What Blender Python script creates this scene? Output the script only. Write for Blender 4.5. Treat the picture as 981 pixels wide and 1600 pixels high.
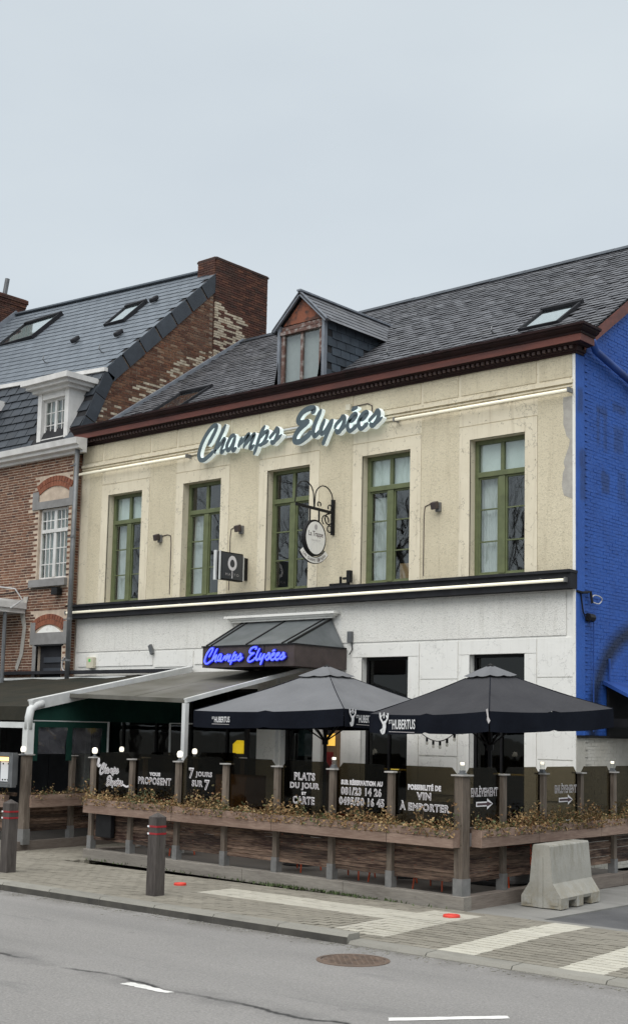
import bpy, bmesh, math, random
from mathutils import Vector, Matrix
random.seed(11)
for o in list(bpy.data.objects):
    bpy.data.objects.remove(o, do_unlink=True)
scene = bpy.context.scene
COL = scene.collection

# ------------------------------------------------------------------ camera, sky, sun, exposure
CAM_H = 2.1
CM = ((0.7552027, -0.0615654, -0.6525937), (0.6551262, 0.1041160, 0.7483112), (0.0218753, -0.9926578, 0.1189618))
cam = bpy.data.objects.new('camera', bpy.data.cameras.new('camera'))
COL.objects.link(cam)
rot = Matrix([[CM[i][0], -CM[i][1], -CM[i][2]] for i in range(3)])
cam.matrix_world = Matrix.Translation((0, 0, CAM_H)) @ rot.to_4x4()
cam.data.sensor_fit = 'VERTICAL'
cam.data.sensor_height = 32.0
cam.data.lens = 2067.0 / 1600.0 * 32.0
cam.data.shift_y = 96.0 / 1600.0
cam.data.clip_start = 0.1
cam.data.clip_end = 2000.0
scene.camera = cam

SUN_EL, SUN_AZ = math.radians(64), math.radians(162)   # azimuth from +Y, clockwise
world = bpy.data.worlds.new('World')
scene.world = world
world.use_nodes = True
nt = world.node_tree
nt.nodes.clear()
out = nt.nodes.new('ShaderNodeOutputWorld')
bg = nt.nodes.new('ShaderNodeBackground')
sky = nt.nodes.new('ShaderNodeTexSky')
sky.sky_type = 'NISHITA'
sky.sun_disc = False
sky.sun_elevation = SUN_EL
sky.sun_rotation = SUN_AZ
tc = nt.nodes.new('ShaderNodeTexCoord')
mp = nt.nodes.new('ShaderNodeMapping')
mp.inputs['Scale'].default_value = (1.0, 1.0, 2.6)
nz = nt.nodes.new('ShaderNodeTexNoise')
nz.inputs['Scale'].default_value = 1.6
nz.inputs['Detail'].default_value = 5.0
nz.inputs['Roughness'].default_value = 0.5
rp = nt.nodes.new('ShaderNodeValToRGB')
rp.color_ramp.elements[0].position = 0.3
rp.color_ramp.elements[0].color = (2.32, 2.56, 2.76, 1)
rp.color_ramp.elements[1].position = 0.72
rp.color_ramp.elements[1].color = (2.80, 3.03, 3.14, 1)
mx = nt.nodes.new('ShaderNodeMix')
mx.data_type = 'RGBA'
mx.inputs[0].default_value = 0.94
nt.links.new(tc.outputs['Generated'], mp.inputs[0])
nt.links.new(mp.outputs[0], nz.inputs['Vector'])
nt.links.new(nz.outputs['Fac'], rp.inputs[0])
nt.links.new(sky.outputs[0], mx.inputs[6])
nt.links.new(rp.outputs[0], mx.inputs[7])
nt.links.new(mx.outputs[2], bg.inputs['Color'])
bg.inputs['Strength'].default_value = 0.1
nt.links.new(bg.outputs[0], out.inputs['Surface'])

sd = bpy.data.lights.new('sun', 'SUN')
sd.energy = 1.5
sd.angle = math.radians(80)
sd.color = (1.0, 0.975, 0.94)
sun = bpy.data.objects.new('sun', sd)
COL.objects.link(sun)
sdir = Vector((math.sin(SUN_AZ) * math.cos(SUN_EL), math.cos(SUN_AZ) * math.cos(SUN_EL), math.sin(SUN_EL)))
sun.rotation_euler = sdir.to_track_quat('Z', 'Y').to_euler()
sun.location = (0, -20, 40)

vs = scene.view_settings
vs.view_transform = 'Standard'
vs.look = 'None'
vs.exposure = 1.35
vs.gamma = 1.0
vs.use_curve_mapping = False
scene.render.engine = 'CYCLES'
scene.cycles.max_bounces = 8
scene.cycles.transparent_max_bounces = 16

# ------------------------------------------------------------------ helpers
WL = {}


def wl(o):
    return WL.get(o.name, Vector((0, 0, 0))) if o else Vector((0, 0, 0))


def in_frame(p, pad=0):
    d = Vector(p) - Vector((0, 0, CAM_H))
    c = [sum(CM[i][k] * d[i] for i in range(3)) for k in range(3)]
    if c[2] <= 0.1:
        return False
    x, y = 490 + 2067 * c[0] / c[2], 896 + 2067 * c[1] / c[2]
    return -pad < x < 981 + pad and -pad < y < 1600 + pad


def tag(o, label, cat, group=None):
    o['label'] = label
    o['category'] = cat
    if group:
        o['group'] = group
    return o


def thing(name, label, cat, loc, group=None):
    o = bpy.data.objects.new(name, None)
    o.empty_display_size = 0.2
    COL.objects.link(o)
    o.location = loc
    WL[o.name] = Vector(loc)
    return tag(o, label, cat, group)


def link(name, mesh, parent=None, loc=None, rot3=None, scale=None):
    """object of a shared mesh, loc in world metres"""
    o = bpy.data.objects.new(name, mesh)
    COL.objects.link(o)
    if parent:
        o.parent = parent
    if loc is not None:
        o.location = Vector(loc) - wl(parent)
        WL[o.name] = Vector(loc)
    else:
        WL[o.name] = wl(parent)
    if rot3 is not None:
        o.rotation_euler = rot3.to_euler()
    if scale is not None:
        o.scale = scale
    return o


class MB:
    def __init__(s):
        s.v, s.f, s.m = [], [], []

    def add(s, vs_, fs, m=0):
        b = len(s.v)
        s.v += [tuple(p) for p in vs_]
        s.f += [tuple(b + i for i in f) for f in fs]
        s.m += [m] * len(fs)
        return s

    def obox(s, c, a, b, d, m=0):
        c, a, b, d = Vector(c), Vector(a), Vector(b), Vector(d)
        vs_ = [c + i * a + j * b + k * d for k in (-1, 1) for j in (-1, 1) for i in (-1, 1)]
        return s.add(vs_, [(0, 2, 3, 1), (4, 5, 7, 6), (0, 1, 5, 4), (2, 6, 7, 3), (0, 4, 6, 2), (1, 3, 7, 5)], m)

    def box(s, x0, x1, y0, y1, z0, z1, m=0):
        return s.obox(((x0 + x1) / 2, (y0 + y1) / 2, (z0 + z1) / 2), ((x1 - x0) / 2, 0, 0), (0, (y1 - y0) / 2, 0), (0, 0, (z1 - z0) / 2), m)

    def beam(s, p0, p1, w, h, m=0, up=(0, 0, 1)):
        p0, p1 = Vector(p0), Vector(p1)
        d = p1 - p0
        n = d.normalized()
        side = n.cross(Vector(up)).normalized()
        u2 = side.cross(n)
        return s.obox((p0 + p1) / 2, d / 2, side * w / 2, u2 * h / 2, m)

    def quad(s, a, b, c, d, m=0):
        return s.add([a, b, c, d], [(0, 1, 2, 3)], m)

    def tube(s, pts, r, n=8, m=0, cap=True):
        pts = [Vector(p) for p in pts]
        rs = r if isinstance(r, (list, tuple)) else [r] * len(pts)
        rings = []
        ref = None
        for i, p in enumerate(pts):
            d = (pts[min(i + 1, len(pts) - 1)] - pts[max(i - 1, 0)]).normalized()
            if ref is None:
                ref = Vector((0, 0, 1)) if abs(d.z) < 0.9 else Vector((1, 0, 0))
            a = (ref - d * ref.dot(d)).normalized()
            ref = a
            b = d.cross(a)
            rings.append([p + (a * math.cos(t) + b * math.sin(t)) * rs[i] for t in [2 * math.pi * k / n for k in range(n)]])
        vs_ = [q for g in rings for q in g]
        fs = []
        for i in range(len(pts) - 1):
            for k in range(n):
                fs.append((i * n + k, i * n + (k + 1) % n, (i + 1) * n + (k + 1) % n, (i + 1) * n + k))
        if cap:
            fs.append(tuple(range(n - 1, -1, -1)))
            fs.append(tuple((len(pts) - 1) * n + k for k in range(n)))
        return s.add(vs_, fs, m)

    def lathe(s, c, prof, n=16, m=0):
        c = Vector(c)
        vs_, fs = [], []
        for r, z in prof:
            for k in range(n):
                t = 2 * math.pi * k / n
                vs_.append(c + Vector((r * math.cos(t), r * math.sin(t), z)))
        for i in range(len(prof) - 1):
            for k in range(n):
                fs.append((i * n + k, i * n + (k + 1) % n, (i + 1) * n + (k + 1) % n, (i + 1) * n + k))
        fs.append(tuple(range(n - 1, -1, -1)))
        fs.append(tuple((len(prof) - 1) * n + k for k in range(n)))
        return s.add(vs_, fs, m)

    def prism(s, pts, d, m=0, msides=None):
        """polygon pts (3d) extruded by vector d"""
        pts = [Vector(p) for p in pts]
        d = Vector(d)
        n = len(pts)
        s.add(pts + [p + d for p in pts], [tuple(range(n)), tuple(range(2 * n - 1, n - 1, -1))], m)
        b = len(s.v) - 2 * n
        for i in range(n):
            j = (i + 1) % n
            s.f.append((b + i, b + n + i, b + n + j, b + j))
            s.m.append(m if msides is None else msides)
        return s

    def build(s, name, mats, parent=None, origin=None, smooth=False, label=None, kind=None, bevel=0):
        org = wl(parent) if parent else Vector(origin or (0, 0, 0))
        me = bpy.data.meshes.new(name)
        me.from_pydata([(x - org.x, y - org.y, z - org.z) for x, y, z in s.v], [], s.f)
        mats = mats if isinstance(mats, (list, tuple)) else [mats]
        for m_ in mats:
            me.materials.append(m_)
        if len(mats) > 1:
            me.polygons.foreach_set('material_index', s.m)
        if smooth:
            me.polygons.foreach_set('use_smooth', [True] * len(me.polygons))
        me.update()
        o = bpy.data.objects.new(name, me)
        COL.objects.link(o)
        WL[o.name] = org.copy()
        if parent:
            o.parent = parent
        else:
            o.location = org
        if label:
            o['label'] = label
        if kind:
            o['kind'] = kind
        if bevel:
            bv = o.modifiers.new('bevel', 'BEVEL')
            bv.width = bevel
            bv.segments = 2
            bv.limit_method = 'ANGLE'
        return o


def copy_tree(o, loc, label=None, rotz=None):
    """copy of a thing, its parts and their sub-parts"""
    c = o.copy()
    COL.objects.link(c)
    c.location = loc
    WL[c.name] = Vector(loc)
    if rotz is not None:
        c.rotation_euler = (0, 0, rotz)
    if label:
        c['label'] = label
    for ch in list(o.children):
        d = ch.copy()
        COL.objects.link(d)
        d.parent = c
        for g in list(ch.children):
            e = g.copy()
            COL.objects.link(e)
            e.parent = d
    return c


def box_mesh(name, dx, dy, dz, mat_):
    m = MB().box(-dx / 2, dx / 2, -dy / 2, dy / 2, -dz / 2, dz / 2)
    me = bpy.data.meshes.new(name)
    me.from_pydata(m.v, [], m.f)
    me.materials.append(mat_)
    me.update()
    return me


def pieces(name, dims, places, parent, mats, nmax=300, rest=None):
    """places: (centre, rot3, scale, material index). The nmax that show largest are objects, the rest one stuff part."""
    if not isinstance(mats, (list, tuple)):
        mats = [mats]
    eye = Vector((0, 0, CAM_H))
    places = sorted(places, key=lambda q: ((not in_frame(q[0])) * 1000 + (Vector(q[0]) - eye).length))
    base = [box_mesh(name, *dims, m_) for m_ in mats]
    for c, r3, sc, mi in places[:nmax]:
        link(name, base[mi], parent, c, r3, sc)
    if places[nmax:]:
        mb = MB()
        hx, hy, hz = dims[0] / 2, dims[1] / 2, dims[2] / 2
        for c, r3, sc, mi in places[nmax:]:
            mb.obox(c, r3 @ Vector((hx * sc[0], 0, 0)), r3 @ Vector((0, hy * sc[1], 0)), r3 @ Vector((0, 0, hz * sc[2])), mi)
        mb.build(rest or (name + '_field'), mats, parent, kind='stuff')


I3 = Matrix.Identity(3)


def jit(a):
    return random.uniform(-a, a)

# ------------------------------------------------------------------ materials
MATS = {}


class NB:
    """small node-tree helper"""
    def __init__(s, name):
        s.mat = bpy.data.materials.new(name)
        s.mat.use_nodes = True
        s.t = s.mat.node_tree
        s.bsdf = s.t.nodes['Principled BSDF']
        s._pos = None

    def n(s, typ, **kw):
        nd = s.t.nodes.new(typ)
        for k, v in kw.items():
            setattr(nd, k, v)
        return nd

    def l(s, a, b):
        s.t.links.new(a, b)

    def pos(s):
        if s._pos is None:
            s._pos = s.n('ShaderNodeNewGeometry')
        return s._pos.outputs['Position']

    def mapped(s, stretch, off=(0, 0, 0)):
        m = s.n('ShaderNodeMapping')
        m.inputs['Scale'].default_value = stretch
        m.inputs['Location'].default_value = off
        s.l(s.pos(), m.inputs[0])
        return m.outputs[0]

    def noise(s, scale, detail=5, rough=0.55, stretch=(1, 1, 1), off=(0, 0, 0), dist=0):
        nd = s.n('ShaderNodeTexNoise')
        nd.inputs['Scale'].default_value = scale
        nd.inputs['Detail'].default_value = detail
        nd.inputs['Roughness'].default_value = rough
        nd.inputs['Distortion'].default_value = dist
        s.l(s.mapped(stretch, off), nd.inputs['Vector'])
        return nd.outputs['Fac']

    def voro(s, scale, stretch=(1, 1, 1), feature='F1'):
        nd = s.n('ShaderNodeTexVoronoi', feature=feature)
        nd.inputs['Scale'].default_value = scale
        s.l(s.mapped(stretch), nd.inputs['Vector'])
        return nd.outputs['Distance']

    def ramp(s, fac, lo, hi, a=0.0, b=1.0):
        m = s.n('ShaderNodeMapRange')
        m.inputs[1].default_value = lo
        m.inputs[2].default_value = hi
        m.inputs[3].default_value = a
        m.inputs[4].default_value = b
        s.l(fac, m.inputs[0])
        return m.outputs[0]

    def math(s, op, a, b=None):
        m = s.n('ShaderNodeMath', operation=op)
        for i, q in enumerate((a, b)):
            if q is None:
                continue
            if isinstance(q, (int, float)):
                m.inputs[i].default_value = q
            else:
                s.l(q, m.inputs[i])
        return m.outputs[0]

    def sep(s):
        x = s.n('ShaderNodeSeparateXYZ')
        s.l(s.pos(), x.inputs[0])
        return x.outputs

    def mix(s, fac, a, b, mode='MIX'):
        m = s.n('ShaderNodeMix', data_type='RGBA', blend_type=mode)
        for i, q in ((0, fac), (6, a), (7, b)):
            if isinstance(q, (int, float)):
                m.inputs[i].default_value = q
            elif isinstance(q, tuple):
                m.inputs[i].default_value = (*q, 1)
            else:
                s.l(q, m.inputs[i])
        return m.outputs[2]

    def rnd(s):
        """per piece random: islands of a joined mesh and single objects alike"""
        g = s.n('ShaderNodeNewGeometry')
        o = s.n('ShaderNodeObjectInfo')
        return s.math('FRACT', s.math('ADD', g.outputs['Random Per Island'], o.outputs['Random']))

    def value(s, col, fac):
        h = s.n('ShaderNodeHueSaturation')
        if isinstance(col, tuple):
            h.inputs['Color'].default_value = (*col, 1)
        else:
            s.l(col, h.inputs['Color'])
        s.l(fac, h.inputs['Value'])
        return h.outputs[0]

    def bump(s, hgt, strength, dist=0.01, prev=None):
        b = s.n('ShaderNodeBump')
        b.inputs['Strength'].default_value = strength
        b.inputs['Distance'].default_value = dist
        s.l(hgt, b.inputs['Height'])
        if prev is not None:
            s.l(prev, b.inputs['Normal'])
        return b.outputs[0]

    def done(s, col, rough=0.8, normal=None, metal=0.0, spec=0.4):
        b = s.bsdf
        if isinstance(col, tuple):
            b.inputs['Base Color'].default_value = (*col, 1)
        else:
            s.l(col, b.inputs['Base Color'])
        if isinstance(rough, (int, float)):
            b.inputs['Roughness'].default_value = rough
        else:
            s.l(rough, b.inputs['Roughness'])
        b.inputs['Metallic'].default_value = metal
        b.inputs['Specular IOR Level'].default_value = spec
        if normal is not None:
            s.l(normal, b.inputs['Normal'])
        MATS[s.mat.name] = s.mat
        return s.mat


def basic(name, c, c2=None, scale=6, rough=0.7, bump=0.15, bscale=40, var=0.0, metal=0.0, stretch=(1, 1, 1), lo=0.35, hi=0.65, spec=0.4):
    b = NB(name)
    c2 = c2 or tuple(q * 0.7 for q in c)
    col = b.mix(b.ramp(b.noise(scale, stretch=stretch), lo, hi), c, c2)
    if var:
        col = b.value(col, b.ramp(b.rnd(), 0, 1, 1 - var, 1 + var))
    nm = b.bump(b.noise(bscale, stretch=stretch), bump, 0.01) if bump else None
    return b.done(col, rough, nm, metal, spec)


def emit(name, c, strength):
    b = NB(name)
    b.bsdf.inputs['Emission Color'].default_value = (*c, 1)
    b.bsdf.inputs['Emission Strength'].default_value = strength
    return b.done(c, 0.5)


def glass(name, tint, refl=0.12, rough=0.02, wave=0.0):
    b = NB(name)
    tr = b.n('ShaderNodeBsdfTransparent')
    tr.inputs[0].default_value = (*tint, 1)
    gl = b.n('ShaderNodeBsdfGlossy')
    gl.inputs['Roughness'].default_value = rough
    gl.inputs['Color'].default_value = (0.95, 0.97, 0.96, 1)
    lw = b.n('ShaderNodeLayerWeight')
    f5 = b.math('POWER', lw.outputs['Facing'], 5.0)
    ad = b.math('MINIMUM', b.math('ADD', b.math('MULTIPLY', f5, 0.9), refl + 0.04), 1.0)
    if wave:
        nm = b.bump(b.noise(2.2, 2, 0.5), wave, 0.02)
        b.l(nm, gl.inputs['Normal'])
    mxs = b.n('ShaderNodeMixShader')
    b.l(ad, mxs.inputs[0])
    b.l(tr.outputs[0], mxs.inputs[1])
    b.l(gl.outputs[0], mxs.inputs[2])
    b.l(mxs.outputs[0], b.t.nodes['Material Output'].inputs['Surface'])
    MATS[name] = b.mat
    return b.mat


def wood(name, axis, dark, light, var=0.25, lo=0.35, hi=0.68, rough=0.75):
    st = {'x': (1.0, 14, 16), 'y': (14, 1.0, 16), 'z': (14, 14, 1.0)}[axis]
    b = NB(name)
    big = b.noise(2.4, 5, 0.65, stretch={'x': (0.4, 2, 3.2), 'y': (2, 0.4, 3.2), 'z': (3, 3, 0.6)}[axis])
    gr_ = b.noise(5.0, 6, 0.6, stretch=st)
    f = b.math('ADD', b.math('MULTIPLY', big, 0.6), b.math('MULTIPLY', gr_, 0.55))
    knot = b.ramp(b.noise(9, 3, 0.6, off=(3, 8, 1)), 0.70, 0.78, 0, 0.4)
    col = b.mix(b.ramp(f, lo + 0.03, hi + 0.03), dark, light)
    col = b.mix(knot, col, tuple(q * 0.5 for q in dark))
    col = b.value(col, b.ramp(b.rnd(), 0, 1, 1 - var, 1 + var))
    nm = b.bump(gr_, 0.35, 0.006)
    return b.done(col, b.ramp(f, 0.3, 0.7, rough - 0.15, rough + 0.15), nm, 0, 0.3)


def roughcast(name, c, c2, stain):
    b = NB(name)
    big = b.ramp(b.noise(0.9, 6, 0.6), 0.35, 0.7)
    col = b.mix(big, c, c2)
    streak = b.ramp(b.noise(2.2, 6, 0.68, stretch=(3.0, 3.0, 0.25)), 0.53, 0.76)
    col = b.mix(b.math('MULTIPLY', streak, 0.5), col, stain)
    peb = b.noise(42, 5, 0.72)
    col = b.mix(b.ramp(peb, 0.54, 0.66, 0, 0.55), col, tuple(q * 0.36 for q in c))
    crack = b.ramp(b.math('ABSOLUTE', b.math('SUBTRACT', b.noise(1.1, 6, 0.6, off=(7, 0, 2)), 0.5)), 0.0, 0.004, 0.3, 0)
    col = b.mix(crack, col, tuple(q * 0.3 for q in c))
    nm = b.bump(peb, 0.7, 0.018)
    nm = b.bump(b.noise(70, 2, 0.5), 0.3, 0.01, nm)
    return b.done(col, 0.92, nm, 0, 0.2)


def plaster(name, c, c2, stain, amount=0.55):
    b = NB(name)
    col = b.mix(b.ramp(b.noise(1.3, 6, 0.6), 0.35, 0.7), c, c2)
    streak = b.ramp(b.noise(2.6, 7, 0.72, stretch=(3.4, 3.4, 0.22), off=(3, 1, 0)), 0.52, 0.74)
    col = b.mix(b.math('MULTIPLY', streak, amount), col, stain)
    sp = b.ramp(b.noise(11, 5, 0.7), 0.62, 0.70)
    col = b.mix(b.math('MULTIPLY', sp, 0.6 * amount / 0.55), col, tuple(q * 0.5 for q in stain))
    crack = b.ramp(b.math('ABSOLUTE', b.math('SUBTRACT', b.noise(0.9, 6, 0.62, off=(1, 5, 2)), 0.5)), 0.0, 0.005, 0.55 * amount / 0.55, 0)
    col = b.mix(crack, col, tuple(q * 0.3 for q in c))
    nm = b.bump(b.noise(9, 6, 0.6), 0.18, 0.02)
    return b.done(col, 0.85, nm, 0, 0.25)


def brickmat(name, cols, var=0.25, dark=0.35):
    b = NB(name)
    r = b.rnd()
    cr = b.n('ShaderNodeValToRGB')
    cr.color_ramp.interpolation = 'LINEAR'
    e = cr.color_ramp.elements
    for i, c in enumerate(cols):
        p = i / (len(cols) - 1)
        if i == 0:
            e[0].position, e[0].color = p, (*c, 1)
        elif i == len(cols) - 1:
            e[-1].position, e[-1].color = p, (*c, 1)
        else:
            q = e.new(p)
            q.color = (*c, 1)
    b.l(r, cr.inputs[0])
    col = b.mix(b.ramp(b.noise(14, 5, 0.65), 0.42, 0.75, 0, dark), cr.outputs[0], (0.05, 0.035, 0.03))
    soot = b.ramp(b.noise(0.7, 5, 0.6), 0.45, 0.75, 0, 0.45)
    col = b.mix(soot, col, (0.07, 0.05, 0.045))
    nm = b.bump(b.noise(45, 4, 0.6), 0.35, 0.01)
    return b.done(col, 0.9, nm, 0, 0.2)


def slate(name, c1, c2, var=0.22, rough=0.5, moss=0.2):
    b = NB(name)
    col = b.mix(b.ramp(b.noise(3.0, 5, 0.6), 0.35, 0.65), c1, c2)
    col = b.mix(b.ramp(b.noise(0.8, 5, 0.65), 0.55, 0.8, 0, moss), col, (0.10, 0.095, 0.07))
    col = b.value(col, b.ramp(b.rnd(), 0, 1, 1 - var, 1 + var))
    nm = b.bump(b.noise(24, 4, 0.6, stretch=(1, 1, 1)), 0.3, 0.01)
    return b.done(col, b.ramp(b.noise(5, 3), 0.3, 0.7, rough - 0.1, rough + 0.15), nm, 0, 0.35)

# instances of the materials
def road_mat():
    b = NB('asphalt')
    xyz = b.sep()
    base = b.mix(b.ramp(b.noise(0.45, 6, 0.6, stretch=(0.5, 1.4, 1)), 0.3, 0.7), (0.235, 0.226, 0.216), (0.19, 0.183, 0.175))
    sp = b.noise(48, 4, 0.75)
    base = b.mix(b.ramp(sp, 0.5, 0.72, 0, 0.55), base, (0.40, 0.385, 0.36))
    base = b.mix(b.ramp(sp, 0.46, 0.3, 0, 0.6), base, (0.11, 0.107, 0.10))
    wob = b.math('MULTIPLY', b.math('SUBTRACT', b.noise(1.4, 5, 0.6, stretch=(1, 0.05, 1)), 0.5), 0.5)
    d = b.math('ABSOLUTE', b.math('SUBTRACT', xyz[1], b.math('ADD', wob, 8.0)))
    seam = b.math('MULTIPLY', b.ramp(d, 0.01, 0.045, 1, 0), b.ramp(b.noise(1.1, 3, 0.5, off=(5, 0, 0)), 0.38, 0.55))
    soft = b.math('MULTIPLY', b.ramp(d, 0.02, 0.3, 0.55, 0), b.ramp(b.noise(1.7, 4, 0.6, off=(2, 2, 0)), 0.42, 0.62))
    base = b.mix(soft, base, (0.09, 0.088, 0.085))
    base = b.mix(seam, base, (0.035, 0.034, 0.033))
    # gutter grime along the kerb
    g = b.math('MULTIPLY', b.ramp(xyz[1], 10.55, 11.03, 0, 0.85), b.ramp(b.noise(2.3, 5, 0.65), 0.36, 0.62))
    base = b.mix(g, base, (0.085, 0.078, 0.066))
    patch = b.ramp(b.noise(1.2, 5, 0.6, stretch=(0.4, 1.6, 1), off=(9, 4, 0)), 0.6, 0.72, 0, 0.55)
    base = b.mix(patch, base, (0.10, 0.10, 0.10))
    lane = b.ramp(b.math('ABSOLUTE', b.math('SUBTRACT', b.math('ABSOLUTE', b.math('SUBTRACT', xyz[1], 9.4)), 0.8)), 0.0, 0.5, 0.35, 0)
    base = b.mix(b.math('MULTIPLY', lane, b.ramp(b.noise(0.8, 5, 0.6, stretch=(0.3, 2, 1)), 0.3, 0.7)), base, (0.12, 0.117, 0.113))
    oil = b.ramp(b.noise(3.1, 5, 0.65, off=(8, 3, 0)), 0.66, 0.76, 0, 0.55)
    base = b.mix(oil, base, (0.09, 0.088, 0.085))
    nm = b.bump(sp, 0.7, 0.014)
    nm = b.bump(b.noise(4, 3), 0.1, 0.05, nm)
    return b.done(base, 0.85, nm, 0, 0.3)


def paver_mat(name, c, c2, var=0.16):
    b = NB(name)
    col = b.mix(b.ramp(b.noise(1.1, 6, 0.65, stretch=(0.6, 1.5, 1)), 0.32, 0.7), c, c2)
    dirt = b.ramp(b.noise(2.6, 6, 0.7, stretch=(0.5, 1.7, 1), off=(4, 7, 0)), 0.52, 0.74, 0, 0.5)
    col = b.mix(dirt, col, tuple(q * 0.5 for q in c2))
    col = b.mix(b.ramp(b.noise(60, 4, 0.7), 0.5, 0.75, 0, 0.4), col, tuple(q * 0.5 for q in c))
    col = b.value(col, b.ramp(b.rnd(), 0, 1, 1 - var, 1 + var))
    nm = b.bump(b.noise(70, 3), 0.4, 0.008)
    return b.done(col, 0.88, nm, 0, 0.25)


def blue_wall_mat():
    b = NB('blue_painted_brick')
    xyz = b.sep()
    y, z = xyz[1], xyz[2]
    col = b.mix(b.ramp(b.noise(1.5, 6, 0.6), 0.35, 0.7), (0.027, 0.105, 0.41), (0.022, 0.08, 0.32))
    col = b.mix(b.ramp(b.noise(7, 5, 0.7), 0.55, 0.75, 0, 0.5), col, (0.012, 0.04, 0.17))

    def blk(y0, y1, z0, z1, amt, wob=0.05):
        nzz = b.math('MULTIPLY', b.math('SUBTRACT', b.noise(6, 3), 0.5), wob * 2)
        yy, zz = b.math('ADD', y, nzz), b.math('ADD', z, nzz)
        m = b.math('MULTIPLY', b.ramp(yy, y0 - 0.03, y0 + 0.03), b.ramp(yy, y1 - 0.03, y1 + 0.03, 1, 0))
        m = b.math('MULTIPLY', m, b.math('MULTIPLY', b.ramp(zz, z0 - 0.04, z0 + 0.04), b.ramp(zz, z1 - 0.04, z1 + 0.04, 1, 0)))
        return b.math('MULTIPLY', m, amt)
    # painted-over lettering still showing through, and a patch by the corner
    for q in ((18.55, 18.72, 7.35, 7.75, 0.6), (18.62, 18.82, 5.9, 6.75, 0.55), (19.2, 19.3, 6.95, 7.55, 0.45), (19.2, 19.55, 7.45, 7.6, 0.5), (19.42, 19.55, 6.85, 7.5, 0.4),
              (19.35, 19.62, 6.15, 6.5, 0.6), (19.78, 20.12, 6.9, 7.35, 0.45), (19.75, 20.2, 7.6, 7.75, 0.5), (19.9, 20.2, 6.1, 6.6, 0.35), (20.45, 20.7, 6.2, 7.7, 0.45)):
        col = b.mix(blk(*q[:4], q[4] * 0.95), col, (0.018, 0.034, 0.095))
    # black spray arc low on the wall: a ring about (21.0, 1.9)
    dy, dz = b.math('SUBTRACT', y, 20.75), b.math('SUBTRACT', z, 2.2)
    rr = b.math('SQRT', b.math('ADD', b.math('MULTIPLY', dy, dy), b.math('MULTIPLY', dz, dz)))
    ring = b.ramp(b.math('ABSOLUTE', b.math('SUBTRACT', rr, 1.72)), 0.05, 0.27, 0.9, 0)
    col = b.mix(ring, col, (0.008, 0.014, 0.03))
    # white-painted foot of the wall
    wf = b.ramp(b.math('ADD', z, b.math('MULTIPLY', b.math('SUBTRACT', b.noise(5, 3), 0.5), 0.03)), 2.12, 2.14, 1, 0)
    wc = b.mix(b.ramp(b.noise(2.0, 6, 0.65), 0.35, 0.7), (0.52, 0.50, 0.45), (0.36, 0.34, 0.29))
    col = b.mix(wf, col, wc)
    nm = b.bump(b.noise(18, 5, 0.65), 0.45, 0.02)
    return b.done(col, 0.62, nm, 0, 0.35)


def fabric(name, c, c2, rough=0.85, var=0, spec=0.1):
    b = NB(name)
    col = b.mix(b.ramp(b.noise(1.5, 6, 0.6), 0.35, 0.7), c, c2)
    nm = b.bump(b.noise(3.2, 4, 0.6, stretch=(1, 1, 0.6)), 0.45, 0.06)
    nm = b.bump(b.noise(160, 2), 0.2, 0.004, nm)
    return b.done(col, rough, nm, 0, spec)


def leaf_mat():
    b = NB('dry_leaf')
    cr = b.n('ShaderNodeValToRGB')
    e = cr.color_ramp.elements
    e[0].position, e[0].color = 0.0, (0.11, 0.065, 0.03, 1)
    e[1].position, e[1].color = 1.0, (0.38, 0.27, 0.13, 1)
    for p, c in ((0.22, (0.23, 0.115, 0.05, 1)), (0.42, (0.11, 0.105, 0.045, 1)), (0.7, (0.26, 0.155, 0.065, 1))):
        q = e.new(p)
        q.color = c
    b.l(b.rnd(), cr.inputs[0])
    m = b.done(cr.outputs[0], 0.6, None, 0, 0.3)
    return m


M_ROAD = road_mat()
M_DRIVE = basic('driveway_asphalt', (0.10, 0.10, 0.10), (0.06, 0.06, 0.062), 1.2, 0.7, 0.5, 80)
M_EARTH = basic('earth', (0.12, 0.115, 0.10), (0.08, 0.08, 0.07), 0.5, 0.95, 0.2, 10)
M_SAND = basic('joint_sand', (0.12, 0.11, 0.088), (0.075, 0.068, 0.055), 3, 0.95, 0.3, 60)
M_PAVER = paver_mat('paver_grey', (0.225, 0.208, 0.172), (0.18, 0.165, 0.134), 0.09)
M_PALE = paver_mat('paver_pale', (0.40, 0.38, 0.325), (0.35, 0.33, 0.275), 0.05)
M_WHITEP = paver_mat('paver_painted', (0.46, 0.44, 0.375), (0.39, 0.37, 0.31), 0.05)
M_KERBF = basic('kerb_grime_shadow', (0.075, 0.07, 0.06), (0.04, 0.038, 0.034), 3, 0.9, 0.3, 40)  # kerb face: grime plus its shadow, both put into the dark colour
M_KERB = paver_mat('kerb_concrete', (0.25, 0.24, 0.21), (0.19, 0.182, 0.16), 0.12)
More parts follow.
